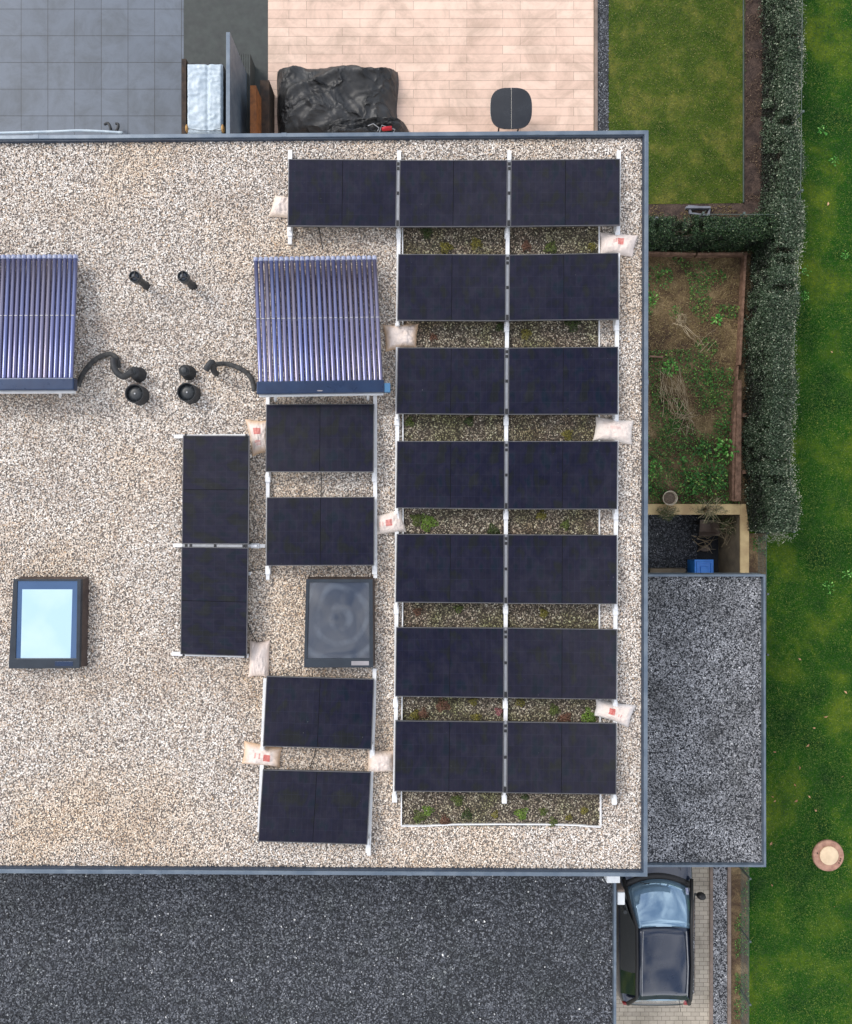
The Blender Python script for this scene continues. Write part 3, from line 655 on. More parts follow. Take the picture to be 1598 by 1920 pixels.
def smoothpath(pts, n=6):
    out_ = []; L = [Vector(p) for p in pts]
    for i in range(len(L)-1):
        a = L[max(i-1, 0)]; b_ = L[i]; c = L[i+1]; d = L[min(i+2, len(L)-1)]
        for k in range(n):
            u = k/n; out_.append(.5*((2*b_)+(c-a)*u+(2*a-5*b_+4*c-d)*u*u+(3*b_-a-3*c+d)*u**3))
    out_.append(L[-1]); return out_
def hose(pts, r, label, m='rubber_worn'):
    q = smoothpath([P(x, y, ZR+z) for x, y, z in pts]); b = MB(); b.tube(q, r, 14)
    o = b.build('insulated_pipe', M[m], org=(q[0].x, q[0].y, ZR), smooth=True); return tag(o, label, 'insulated pipe', 'black insulated collector pipes')
hose([(147, 724, .07), (153, 706, .06), (167, 686, .05), (184, 671, .05), (203, 664, .06), (216, 668, .07), (221, 678, .06), (222, 690, .05)], .038, 'black insulated pipe curving from the left collector over the gravel')
hose([(213, 672, .14), (214, 688, .15), (221, 700, .15), (232, 706, .15), (243, 700, .25), (250, 697, .29)], .05, 'thick bent black pipe running into the left ribbed boot', 'rubber')
hose([(477, 733, .08), (473, 713, .05), (463, 699, .04), (448, 690, .05), (430, 683, .06), (414, 682, .1), (400, 685, .2)], .038, 'black insulated pipe curving from the right collector over the gravel')
hose([(405, 700, .0), (401, 694, .2), (399, 681, .36), (394, 682, .40), (386, 694, .38)], .05, 'hooked black pipe end rising from the gravel left of the right collector', 'rubber')
def cable(pts, label):
    q = smoothpath([P(x, y, ZR+.03) for x, y in pts], 4); b = MB(); b.tube(q, .006, 6)
    tag(b.build('cable', M['clamp'], org=q[0], smooth=True), label, 'cable', 'black cables crossing the gravel')
cable([(594, 410), (598, 430), (603, 452), (606, 468)], 'thin black cable below the first panel of the topmost row')
cable([(601, 870), (603, 900), (602, 945)], 'thin black cable crossing the gap below the upper middle panel')
cable([(462, 1160), (470, 1183), (482, 1204), (486, 1215)], 'thin black cable running to the plain bag beside the lower upright panel')
cable([(455, 1075), (478, 1069), (500, 1064), (520, 1050)], 'thin black cable between the lower upright panel and the middle column')
cable([(592, 1390), (590, 1415), (584, 1432), (580, 1455)], 'thin black cable crossing the gap between the two lower middle panels')
b = MB(); b.pbox(466, 1072, 470, 1079, ZR+.01, ZR+.05)
tag(b.build('cable_clip', M['white_box'], org=P(468, 1075, ZR), bevel=.004), 'small white cable clip at the edge of the lower upright panel', 'cable clip')

# ------------------------------------------------------------------ skylights
def skylight(o4, g4, zt, label, gm, inner=None, im=None, plate=None, pm='label_plate', dome=False):
    q = [P(x, y, zt) for x, y in o4]; t = thing('skylight', ((q[0].x+q[2].x)/2, (q[0].y+q[2].y)/2, ZR), label, 'skylight', 'skylights in the gravel roof')
    cc = [q[3], q[2], q[1], q[0]]
    cx = sum(p.x for p in cc)/4; cy = sum(p.y for p in cc)/4
    low = [(cx+(p.x-cx)*1.03, cy+(p.y-cy)*1.03) for p in cc]
    b = MB(); vv = [(x, y, ZR-.005) for x, y in low]+[(cx+(p.x-cx)*.985, cy+(p.y-cy)*.985, zt-.07) for p in cc]
    b.add(vv, [(3, 2, 1, 0), (4, 5, 6, 7), (0, 1, 5, 4), (1, 2, 6, 5), (2, 3, 7, 6), (3, 0, 4, 7)]); b.build('upstand', M['brown_side'], t)
    gq = [P(x, y, zt) for x, y in g4]; gg = [gq[3], gq[2], gq[1], gq[0]]
    b = MB(); vv = [tuple(p) for p in cc]+[tuple(p) for p in gg]+[(p.x, p.y, zt-.068) for p in cc]+[(p.x, p.y, zt-.03) for p in gg]; ff = []
    for k in range(4):
        j = (k+1) % 4; ff += [(k, j, 4+j, 4+k), (8+k, 8+j, j, k), (4+k, 4+j, 12+j, 12+k), (8+j, 8+k, 12+k, 12+j)]
    b.add(vv, ff); b.build('frame', M['anthracite'], t, bevel=.008)
    if dome:
        b = MB(); n = 28
        for j in range(n+1):
            for i in range(n+1):
                u, v = i/n, j/n; p = (gg[0]*(1-u)+gg[1]*u)*(1-v)+(gg[3]*(1-u)+gg[2]*u)*v
                h = (1-abs(2*u-1)**2.4)*(1-abs(2*v-1)**2.4); wv = .006*noise.noise(Vector((u*4.1, v*4.1, 4)))+.0022*math.sin(18*math.hypot(u-.45, v-.5)+4*noise.noise(Vector((u*2.5, v*2.5, 1))))
                b.v.append((p.x, p.y, zt-.02+.022*h+wv*h*1.1))
        for j in range(n):
            for i in range(n): k = j*(n+1)+i; b.f.append((k, k+1, k+n+2, k+n+1))
        b.build('dome', gm, t, smooth=True)
    else:
        b = MB(); b.slab([p-Vector((0, 0, .012)) for p in gg], .008); g = b.build('pane', gm, t)
        iq = [P(x, y, zt-.011) for x, y in inner]; b = MB(); b.slab([iq[3], iq[2], iq[1], iq[0]], .004); b.build('inner_pane', im, g)
    if plate:
        b = MB(); b.pbox(*plate, zt-.01, zt+.004); b.build('plate', M[pm], t, bevel=.002)
    return t
def skyglass(name, c, c2, rough=.08, coat=1):
    m, t, b_ = newmat(name); t.links.new(ramp(t, noi(t, .9, 3, dist=.5), [(.4, c), (.62, c2)]), b_.inputs['Base Color'])
    b_.inputs['Roughness'].default_value = rough; b_.inputs['Coat Weight'].default_value = coat; b_.inputs['Coat Roughness'].default_value = .03; return m
M['sky_border'] = skyglass('glass_border', srgb(66, 94, 132), srgb(58, 86, 124), .08, .3)
M['sky_inner'] = skyglass('glass_blind', srgb(172, 204, 222), srgb(188, 214, 226), .3, .3)
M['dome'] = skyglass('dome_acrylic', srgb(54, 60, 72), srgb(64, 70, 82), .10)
def painted_reflections():  # pale swirls mixed into the dome's colour imitate sky reflections
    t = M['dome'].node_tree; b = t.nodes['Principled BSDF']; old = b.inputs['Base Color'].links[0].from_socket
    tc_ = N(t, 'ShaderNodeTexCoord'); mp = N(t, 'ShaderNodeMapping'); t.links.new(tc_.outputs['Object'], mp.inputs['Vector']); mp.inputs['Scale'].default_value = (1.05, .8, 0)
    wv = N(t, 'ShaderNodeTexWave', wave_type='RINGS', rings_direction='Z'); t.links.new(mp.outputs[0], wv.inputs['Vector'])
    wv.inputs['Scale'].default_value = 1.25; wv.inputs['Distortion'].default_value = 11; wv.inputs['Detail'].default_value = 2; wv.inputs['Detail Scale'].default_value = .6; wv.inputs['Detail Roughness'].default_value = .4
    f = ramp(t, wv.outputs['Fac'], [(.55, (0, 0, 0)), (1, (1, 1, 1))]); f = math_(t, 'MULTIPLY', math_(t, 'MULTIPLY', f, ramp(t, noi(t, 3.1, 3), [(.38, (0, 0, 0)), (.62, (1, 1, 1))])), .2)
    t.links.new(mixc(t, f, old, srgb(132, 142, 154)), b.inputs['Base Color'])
painted_reflections()
skylight(((25,1086),(152,1086),(149,1253),(16,1254)), ((33,1089.5),(145,1089.5),(143,1234.5),(29.5,1234.5)), ZR+.24, 'skylight with a bright pale blue flat pane at the left edge', M['sky_border'],
         ((42,1105),(136,1105),(132.5,1234),(39,1234)), M['sky_inner'], plate=(103, 1240, 137, 1249), pm='navy')
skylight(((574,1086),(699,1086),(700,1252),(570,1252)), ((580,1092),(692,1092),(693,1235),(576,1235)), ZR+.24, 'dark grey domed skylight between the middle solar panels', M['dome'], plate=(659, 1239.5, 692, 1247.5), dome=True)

# ------------------------------------------------------------------ sandbags
def bagmat(i, edge, prints):
    m, t, b_ = newmat('woven_bag_%d' % i); uv = N(t, 'ShaderNodeUVMap'); sep = N(t, 'ShaderNodeSeparateXYZ'); t.links.new(uv.outputs[0], sep.inputs[0])
    u, v = sep.outputs['X'], sep.outputs['Y']
    du = math_(t, 'ABSOLUTE', math_(t, 'SUBTRACT', u, .5)); dv = math_(t, 'ABSOLUTE', math_(t, 'SUBTRACT', v, .5))
    e = math_(t, 'MAXIMUM', du, dv); e = math_(t, 'ADD', e, math_(t, 'MULTIPLY', noi(t, 9, 4), .16))
    c = ramp(t, e, [(.38, srgb(226, 212, 204)), (.60, edge)])
    c = mixc(t, math_(t, 'MULTIPLY', noi(t, 22, 5, rough=.7), .35), c, srgb(206, 192, 180))
    for (u0, v0, wu, wv, st) in prints:
        a = math_(t, 'LESS_THAN', math_(t, 'ABSOLUTE', math_(t, 'SUBTRACT', u, u0)), wu); d = math_(t, 'LESS_THAN', math_(t, 'ABSOLUTE', math_(t, 'SUBTRACT', v, v0)), wv)
        f = math_(t, 'MULTIPLY', math_(t, 'MULTIPLY', a, d), math_(t, 'MULTIPLY_ADD', noi(t, 60, 3), 1.2*st, st*.35))
        c = mixc(t, f, c, srgb(196, 84, 76))
    t.links.new(c, b_.inputs['Base Color']); b_.inputs['Roughness'].default_value = .7
    bump(t, b_, noi(t, 26, 5, rough=.6), .5, .012); return m
def bag(i, c, label, edge=srgb(220, 200, 180), prints=(), T=.13, seed=0):
    q = [P(x, y, ZR+.09) for x, y in c]; TL, TR, BR, BL = q; nu, nv = 34, 24; b = MB(); uvs = []
    sd_ = Vector((seed*3.7, seed*1.3, 0))
    def pt(u, v, top):
        cu, cv = 2*u-1, 2*v-1
        # sides pull in between the pointed corners
        pu = cu*(1-.07*(1-cv*cv)); pv = cv*(1-.09*(1-cu*cu)+.03*noise.noise(Vector((cu*2, seed, 1.5))))
        uu, vv_ = (pu+1)/2, (pv+1)/2
        p = (BL*(1-uu)+BR*uu)*(1-vv_)+(TL*(1-uu)+TR*uu)*vv_
        h = ((1-abs(cu)**2.6)*(1-abs(cv)**2.2))**.55
        n1 = noise.noise(Vector((u*3.2, v*2.4, 0))+sd_); n2 = noise.noise(Vector((u*11, v*5, 2))+sd_); n3 = abs(noise.noise(Vector((u*6+v*3, v*9, 5))+sd_))
        if top: z = ZR+.025+T*h*(1+.22*n1)+(.018*n2-.028*n3)*(h**.5)
        else: z = ZR+.018-.02*h
        return (p.x+.006*n2, p.y+.006*n1, z)
    for top in (1, 0):
        for j in range(nv+1):
            for k in range(nu+1): b.v.append(pt(k/nu, j/nv, top)); uvs.append((k/nu, j/nv))
    W = nu+1; o2 = W*(nv+1)
    for j in range(nv):
        for k in range(nu):
            a = j*W+k; b.f.append((a, a+1, a+W+1, a+W)); b.f.append((o2+a, o2+a+W, o2+a+W+1, o2+a+1))
    for k in range(nu): b.f.append((k+1, k, o2+k, o2+k+1)); a = nv*W+k; b.f.append((a, a+1, o2+a+1, o2+a))
    for j in range(nv): a = j*W; b.f.append((a, a+W, o2+a+W, o2+a)); a = j*W+nu; b.f.append((a+W, a, o2+a, o2+a+W))
    m4 = sum(q, Vector())/4
    o = b.build('ballast_bag', bagmat(i, edge, prints), org=(m4.x, m4.y, ZR), smooth=True, uv=uvs)
    return tag(o, label, 'sandbag', 'filled ballast bags weighing down the rails')
tan = srgb(208, 168, 124)
bag(1, ((514,362),(562,366),(558,410),(501,403)), 'plain whitish ballast bag half under the left end of the topmost panel row', T=.12, seed=1)
bag(2, ((1126,432),(1200,438),(1189,479),(1126,476)), 'white ballast bag with a red square print near the roof\'s top right corner', srgb(226, 214, 208), [(.53, .55, .09, .16, .8), (.40, .58, .025, .10, .5), (.34, .55, .02, .08, .4)], seed=2)
bag(3, ((717,607),(786,603),(781,651),(723,658)), 'plain tan-edged ballast bag right of the tube collector', tan, seed=3)
bag(4, ((1119,779),(1191,788),(1188,833),(1113,826)), 'white ballast bag with faded print between third and fourth rows', srgb(222, 216, 210), [(.5, .6, .15, .06, .2)], seed=4)
bag(5, ((1119,1311),(1196,1325),(1181,1366),(1115,1344)), 'white ballast bag with red print above the bottom right panel', srgb(214, 214, 216), [(.40, .56, .085, .17, .9), (.60, .45, .015, .08, .5), (.67, .45, .015, .08, .6)], seed=5)
bag(6, ((458,784),(506,786),(504,848),(472,856)), 'ballast bag with red square print left of the upper middle panel', tan, [(.48, .66, .17, .10, .8), (.46, .34, .15, .04, .5), (.5, .25, .12, .03, .4)], seed=6)
bag(7, ((704,967),(753,953),(763,999),(704,1003)), 'white ballast bag with red square print touching the fourth gap of the large array', srgb(230, 220, 210), [(.48, .52, .12, .16, .75), (.14, .5, .025, .12, .4), (.25, .5, .025, .12, .4)], seed=7)
bag(8, ((466,1203),(505,1201),(503,1273),(464,1271)), 'plain white upright ballast bag beside the lower upright solar panel', srgb(226, 206, 192), seed=8)
bag(9, ((456,1391),(528,1405),(524,1442),(451,1435)), 'tan-edged ballast bag with red print left between the two lower middle panels', tan, [(.67, .5, .09, .18, .9), (.47, .55, .02, .13, .6), (.35, .55, .02, .13, .6)], seed=9)
bag(10, ((689,1407),(738,1410),(741,1450),(687,1453)), 'plain ballast bag between lower middle panel and bottom row of large array', srgb(214, 190, 166), seed=10)

# ------------------------------------------------------------------ sedum clumps on the planted bed
SED = [(801,437,11,'sed_dark'),(836,465,12,'sed_olive'),(893,457,11,'sed_olive'),(987,462,10,'sed_red'),(1033,465,12,'sed_green'),(1110,462,8,'sed_olive'),
 (1074,609,13,'sed_dark'),(986,626,10,'sed_olive'),(813,633,8,'sed_red'),(938,613,9,'sed_dark'),(768,792,9,'sed_green'),(880,790,9,'sed_dark'),(1064,815,10,'sed_olive'),
 (782,974,12,'sed_green'),(803,980,16,'sed_bright'),(925,996,12,'sed_dark'),(1015,966,10,'sed_olive'),(1060,985,9,'sed_green'),
 (783,1147,8,'sed_red'),(860,1142,8,'sed_green'),(1020,1150,9,'sed_olive'),
 (830,1322,13,'sed_red'),(794,1338,10,'sed_red'),(778,1341,9,'sed_olive'),(888,1316,8,'sed_olive'),(893,1346,9,'sed_olive'),(935,1334,7,'sed_pink'),(1039,1331,11,'sed_green'),(1103,1343,14,'sed_bright'),(976,1316,9,'sed_olive'),(1060,1348,12,'sed_red'),
 (859,1500,11,'sed_green'),(803,1520,10,'sed_bright'),(786,1531,12,'sed_green'),(834,1538,10,'sed_red'),(876,1527,10,'sed_dark'),(928,1527,7,'sed_olive'),(978,1525,12,'sed_bright'),(1019,1521,8,'sed_green'),(1095,1519,8,'sed_olive'),(1037,1541,9,'sed_green'),(1067,1532,7,'sed_olive'),(985,1493,7,'sed_dark')]
cn = {'sed_dark': 'dark green', 'sed_olive': 'olive', 'sed_red': 'reddish', 'sed_green': 'green', 'sed_bright': 'bright green', 'sed_pink': 'pinkish red'}
def gapname(y):
    return ('below the topmost panel row', 'below the second panel row', 'below the third panel row', 'below the fourth panel row', 'below the fifth panel row', 'above the bottom panel row', 'in the open strip below the large array')[min(6, int((y-420)//176))]
seen = {}
for i, (x, y, r, k) in enumerate(SED): seen.setdefault((k, gapname(y)), []).append(i)
ordn = ['leftmost', 'second from left', 'third from left', 'fourth from left']
for i, (x, y, r, k) in enumerate(SED):
    rg = np.random.default_rng(100+i); p = P(x, y, ZR+.02); rr = r/FPX*(HC-ZR)*.95; n = int(260*(r/10)**2)
    a = rg.uniform(0, 6.283, n); lob = 1+.25*np.sin(a*3+i)+.15*np.sin(a*5+2*i); d = rr*np.sqrt(rg.random(n))*lob
    pts = np.stack([p.x+np.cos(a)*d, p.y+np.sin(a)*d, p.z+.045*np.clip(1-(d/rr)**2, 0, 1)+rg.uniform(-.008, .008, n)], 1)
    nr = np.stack([np.cos(a)*.4, np.sin(a)*.4, np.ones(n)], 1)
    o = leaves('sedum_clump', pts, nr, .022, M[k], 200+i, .7, .7, org=(p.x, p.y, ZR))
    g = sorted(seen[(k, gapname(y))], key=lambda j: SED[j][0])
    lb = ('%s sedum clump %s' % (cn[k], gapname(y))) if len(g) == 1 else '%s sedum clump %s, %s' % (cn[k], gapname(y), ordn[g.index(i)])
    tag(o, lb, 'sedum', 'sedum clumps on the planted roof bed')

# ------------------------------------------------------------------ carport and lower wing
CP = [(3.7, P(0, 1077, 2.8).y), (P(1436, 0, 2.8).x, P(0, 1077, 2.8).y), (P(1437, 0, 2.8).x, P(0, 1626, 2.8).y), (3.7, P(0, 1626, 2.8).y)]
t = thing('carport', (5.3, -4.1, 0), 'flat carport roof with grey gravel and blue-grey edge right of the house', 'carport')
b = MB(); b.prism(ccw(inset(CP, .02)), 2.45, ZC-.01); b.build('roof_deck', M['dark_base'], t)
b = MB(); ring(b, CP, inset(CP, .045), 2.42, 2.8); b.build('roof_edge', M['parapet'], t, bevel=.005); joints(t, CP, .042, 2.8035, 2.9, 'parapet')
for x, y in ((6.5, -2.4), (6.5, -6.6), (6.5, -4.6)):
    b = MB(); b.box(x-.06, y-.06, 0.01, x+.06, y+.06, 2.448); b.build('post', M['parapet_dark'], t, bevel=.005)
pebbles('carport_gravel', inset(CP, .05), [], ZC, 2500, .010, .019, M['gravel_grey'], 21, 'grey gravel on the carport roof')
LW = [(-10, -5.9), (P(1156, 0, 2.8).x, -5.9), (P(1156, 0, 2.8).x, -10.8), (-10, -10.8)]
t = thing('lower_wing', (-3, -8.3, 0), 'single-storey wing below the main roof covered in dark gravel', 'building')
b = MB(); b.prism(ccw(inset(LW, .1)), .02, 2.4); b.build('wall', M['wall'], t)
b = MB(); b.prism(ccw(inset(LW, .02)), 2.402, ZC-.01); b.build('roof_deck', M['dark_base'], t)
b = MB(); ring(b, LW, inset(LW, .05), 2.38, 2.8); b.build('roof_edge', M['parapet'], t, bevel=.005)
pebbles('lower_roof_gravel', inset([(-9, -5.9), LW[1], LW[2], (-9, -10.8)], .055), [], ZC, 1700, .013, .025, M['gravel_dark'], 22, 'dark basalt gravel on the lower roof')
b = MB(); b.pbox(1138, 1640, 1163, 1656, ZC, ZC+.22)
tag(b.build('roof_box', M['white_box'], org=P(1150, 1650, ZC), bevel=.012), 'pale flat box on the dark lower roof right under the parapet corner', 'box')
b = MB(); b.pbox(1158, 1674, 1172, 1697, 2.2, 2.74)
t = thing('wall_box', P(1165, 1685, 1.6), 'white wall box between the lower roof and the car', 'wall box'); b.build('housing', M['white_box'], t, bevel=.012)
b = MB(); b.pbox(1157.5, 1668.5, 1171, 1673.5, 2.22, 2.7); b.build('bracket', M['kerb'], t)
b = MB(); q = P(1168, 1701, 2.0); b.tube([(q.x, q.y, 0.01), (q.x, q.y, 2.19)], .04, 14)
tag(b.build('downpipe', M['plastic_dk'], org=(q.x, q.y, 0)), 'dark downpipe below the white wall box', 'downpipe')

# ------------------------------------------------------------------ car
def car():
    cx, y0 = 5.19, -7.05; L = 4.15
    t = thing('parked_car', (cx, y0-L/2, 0), 'dark blue car parked nose-in under the carport with sky in its windscreen', 'car')
    S = [(0, .62, .45, .60), (.03, .76, .30, .68), (.10, .84, .22, .80), (.18, .86, .20, .88), (.27, .87, .20, .95), (.40, .875, .20, .97), (.6, .875, .20, .98), (.8, .87, .20, .99), (.93, .84, .24, .98), (.985, .78, .32, .90), (1, .70, .45, .80)]
    b = MB(); K = 13
    def prof(wd, z0, z1): return [(-wd*.9, z0), (-wd, z0+.12), (-wd*1.0, (z0+z1)/2), (-wd*.97, z1-.09), (-wd*.9, z1-.02), (-wd*.6, z1+.015), (0, z1+.03), (wd*.6, z1+.015), (wd*.9, z1-.02), (wd*.97, z1-.09), (wd, (z0+z1)/2), (wd, z0+.12), (wd*.9, z0)]
    for s, wd, z0, z1 in S:
        for x, z in prof(wd, z0, z1): b.v.append((cx+x, y0-L*s, z))
    for i in range(len(S)-1):
        for k in range(K-1): a = i*K+k; b.f.append((a, a+K, a+K+1, a+1)[::-1])
        a = i*K; b.f.append((a, a+K-1, a+2*K-1, a+K)[::-1])
    b.f.append(tuple(range(K))[::-1]); e = (len(S)-1)*K; b.f.append(tuple(range(e, e+K)))
    o = b.build('body', M['paint_car'], t, smooth=True); md = o.modifiers.new('s', 'SUBSURF'); md.levels = 1; md.render_levels = 2
    def surf(name, rows, m, smooth=True, th=.012):        # rows: list of rows of (dx, s, z)
        b = MB(); n = len(rows[0])
        for r in rows:
            for dx, s, z in r: b.v.append((cx+dx, y0-L*s, z))
        for j in range(len(rows)-1):
            for i in range(n-1): a = j*n+i; b.f.append((a, a+n, a+n+1, a+1))
        o = b.build(name, m, t, smooth=smooth); sm = o.modifiers.new('t', 'SOLIDIFY'); sm.thickness = th; sm.offset = -1; return o
    ws = []
    for j in range(7):
        f = j/6; row = []
        for i in range(13):
            u = i/6-1; wd = .70*(1-f)+.57*f; row.append((u*wd, .285+.195*f+.05*(u*u)*(1-f*.7), .985+.44*f-.035*u*u+.05*math.sin(f*3.14)))
        ws.append(row)
    surf('windscreen', ws, M['car_glass'])
    cw = []
    for j in range(3):
        f = j/2; cw.append([((i/6-1)*.76, .255+.035*f+.052*((i/6-1)**2), .968+.012*f-.02*(i/6-1)**2) for i in range(13)])
    surf('cowl', cw, M['car_black'])
    rf = []
    for j in range(9):
        f = j/8; row = []
        for i in range(13):
            u = i/6-1; wd = .585*(1-f)+.57*f; row.append((u*wd, .482+.38*f+.012*u*u, 1.425+.06*math.sin(f*3.14)-.05*u**4))
        rf.append(row)
    surf('roof', rf, M['paint_car'])
    rw = [[((i/4-1)*(.57*(1-f)+.64*f), .865+.085*f, 1.415-.37*f-.03*(i/4-1)**2) for i in range(9)] for f in (0, .33, .66, 1)]
    surf('rear_window', rw, M['car_glass'])
    for sx in (-1, 1):
        b = MB(); q = [(.84, .36, .985), (.83, .90, .985), (.60, .85, 1.38), (.60, .50, 1.41)]
        b.add([(cx+sx*x, y0-L*s, z) for x, s, z in q]+[(cx+sx*(x-.02), y0-L*s, z) for x, s, z in q],
              [(0, 1, 2, 3), (7, 6, 5, 4), (0, 4, 5, 1), (1, 5, 6, 2), (2, 6, 7, 3), (3, 7, 4, 0)]); b.build('side_window', M['car_glass_side'], t)
        b = MB(); b.tube([(cx+sx*.76, y0-L*.285, .975), (cx+sx*.68, y0-L*.40, 1.22), (cx+sx*.595, y0-L*.485, 1.41), (cx+sx*.60, y0-L*.68, 1.45), (cx+sx*.59, y0-L*.86, 1.40), (cx+sx*.68, y0-L*.95, 1.03)], [.045, .035, .035, .035, .035, .045], 8); b.build('roof_pillar', M['car_black'], t, smooth=True)
        b = MB(); c = (cx+sx*.97, y0-L*.375, 1.0)
        b.lathe(c, [(.03, -.09), (.085, -.06), (.10, 0), (.085, .06), (.03, .085)], 16, 1.0, .75); m_ = b.build('mirror', M['car_black'], t, smooth=True)
        b = MB(); b.tube([(cx+sx*.84, y0-L*.37, .96), (cx+sx*.92, y0-L*.375, .97)], .03, 8); b.build('mirror_arm', M['car_black'], m_)
        for s in (.2, .8):
            b = MB(); x0 = cx+sx*.72; x1 = cx+sx*.885; b.tube([(x0, y0-L*s, .32), (x1, y0-L*s, .32)], .315, 28); wh = b.build('wheel', M['tyre'], t, bevel=.02)
            b = MB(); b.tube([(cx+sx*.8, y0-L*s, .32), (x1+sx*.006, y0-L*s, .32)], .2, 24); b.build('rim', M['rim'], wh)
        b = MB(); b.lathe((cx+sx*.6, y0-L*.035, .68), [(.03, -.06), (.12, -.03), (.13, .02), (.08, .05)], 16, 1, .5); b.build('headlight', M['lens'], t, smooth=True)
        b = MB(); b.lathe((cx+sx*.68, y0-L*.972, .84), [(.03, -.12), (.08, -.08), (.08, .06), (.03, .08)], 12, 1, .5); b.build('tail_light', M['lens_red'], t, smooth=True)
        b = MB(); b.tube([(cx-.1*sx-.3, y0-L*.30, 1.02), (cx+.25*sx, y0-L*.325, 1.05)], .008, 6); b.build('wiper', M['car_black'], t)
    for s_, z_ in ((.12, .87),):
        for sx in (-1, 1):
            b = MB(); b.tube([(cx+sx*.42, y0-L*.04, .755), (cx+sx*.47, y0-L*.14, .90), (cx+sx*.52, y0-L*.24, .975)], .006, 5); b.build('bonnet_seam', M['car_black'], t)
    b = MB(); b.tube([(cx+.3, y0-L*.862, 1.478), (cx+.3, y0-L*.855, 1.50), (cx+.3, y0-L*.90, 1.58)], .006, 6); b.build('aerial', M['car_black'], t)
    for sx in (-1, 1):
        b = MB(); b.tube([(cx+sx*.47, y0-L*.50, 1.458), (cx+sx*.50, y0-L*.68, 1.482), (cx+sx*.49, y0-L*.84, 1.455)], .012, 6); b.build('roof_rail', M['alu_grey'], t)
    b = MB(); b.box(cx-.26, y0-L-.012, .52, cx+.26, y0-L+.05, .63); b.build('number_plate', M['white_box'], t)
    b = MB(); b.box(cx-.55, y0-L*.99-.02, .36, cx+.55, y0-L*.99+.08, .46); b.build('rear_bumper', M['car_black'], t, bevel=.02)
    b = MB(); p = (cx+.62, y0-L*.335, 1.075); b.slab([(p[0]-.03, p[1]-.07, p[2]+.045), (p[0]+.03, p[1]-.07, p[2]+.04), (p[0]+.03, p[1]+.05, p[2]-.01), (p[0]-.03, p[1]+.05, p[2]-.005)], .004); b.build('sticker', M['tube_cap'], t)
car()

# ------------------------------------------------------------------ terrace objects north of the house
t = thing('tarp_covered_furniture', P(630, 215, 0), 'garden furniture heaped under wrinkled black covers on the wood-look tiles', 'covered furniture')
def drape(name, px0, py0, px1, py1, h, seed, m, skew=0, par=None):
    b = MB(); nu, nv = 60, 34; a = P(px0, py0, h*.6); c = P(px1, py1, h*.6)
    for j in range(nv+1):
        for i in range(nu+1):
            u, v = i/nu, j/nv; x = a.x+(c.x-a.x)*u+skew*(1-v); y = a.y+(c.y-a.y)*v
            e = min(u, 1-u, (1-v), v)*9; s = 1-math.exp(-e*1.4); n1 = noise.noise(Vector((u*4+seed, v*3, 0))); n2 = (1-abs(noise.noise(Vector((u*3+v*3.5+seed, v*1.2-u*1.5, 3))))*2)**2; n3 = (1-abs(noise.noise(Vector((u*14-v*5, v*2+seed, 7))))*2)**2
            z = h*s*(1+.25*n1)+.13*n2*s+.05*n3*s+.02
            x += .05*n1; y += .05*noise.noise(Vector((u*5, seed, v*4)))
            b.v.append((x, y, max(.022, z)))
    for j in range(nv):
        for i in range(nu): k = j*(nu+1)+i; b.f.append((k, k+nu+1, k+nu+2, k+1))
    return b.build(name, m, par, smooth=True)
drape('cover', 515, 120, 745, 262, .55, 3, M['black_fabric'], par=t)
t2 = thing('folded_cover', P(720, 240, 0), 'crumpled black cover bunched along the parapet with grey folding frames', 'cover')
drape('cover', 600, 226, 764, 270, .62, 9, M['black_fabric'], par=t2)
b = MB()
for pts in (((690, 236), (700, 232), (711, 240), (708, 246)), ((712, 248), (716, 235), (741, 243), (737, 250))):
    q = [P(x, y, .78) for x, y in pts]; b.tube(q, .012, 6)
b.build('folding_frame', M['alu_grey'], t2)
b = MB(); p, q = P(716, 242, .80), P(735, 240, .80); b.tube([p, p*.8+q*.2, q], [.03, .045, .045], 12)
t3 = b.build('red_container', M['red'], org=p, smooth=True); tag(t3, 'small red container lying among the black covers at the parapet', 'container')
t = thing('hot_tub', P(383, 200, 0), 'square block under a silvery quilted cover between the tiles and dark deck', 'covered tub')
b = MB(); b.pbox(350, 118, 418, 252, .02, .8); b.build('side_panel', M['black_fabric'], t, bevel=.02)
b = MB(); nu, nv = 40, 60; a, c = P(350, 118, .9), P(417, 251, .9)
for j in range(nv+1):
    for i in range(nu+1):
        u, v = i/nu, j/nv; e = min(1, min(u, 1-u)*22, min(v, 1-v)*30); sm = math.exp(-((u-.585)*26)**2)*.03+math.exp(-((v-.93)*40)**2)*.025
        wr = .014*(1-abs(noise.noise(Vector((u*3, v*14, 1))))*3)+.008*noise.noise(Vector((u*12, v*20, 2)))
        b.v.append((a.x+(c.x-a.x)*u, a.y+(c.y-a.y)*v, .82+.09*e**.5+wr-sm))
for j in range(nv):
    for i in range(nu): k = j*(nu+1)+i; b.f.append((k, k+nu+1, k+nu+2, k+1))
b.build('cover', M['silver_cover'], t, smooth=True)
b = MB(); b.tube([P(352, 241, .93), P(372, 244, .93), P(398, 245, .93), P(416, 244, .93)], .006, 6); b.tube([P(414, 240, .93), P(400, 244, .93)], .006, 6); b.build('strap', M['anthracite'], t)
for x in (350.5, 418):
    b = MB(); p = P(x, 241, .9); b.lathe((p.x, p.y, .84), [(.02, 0), (.05, .02), (.045, .08), (.02, .1)], 12, .7, 1.9); b.build('corner_foam', M['yellow_foam'], t, smooth=True)
b = MB(); b.pbox(341, 110, 349, 252, .02, .85); tag(b.build('tub_step', M['wood_dark'], org=P(345, 200, 0)), 'narrow dark wooden board left of the silver cover', 'board')
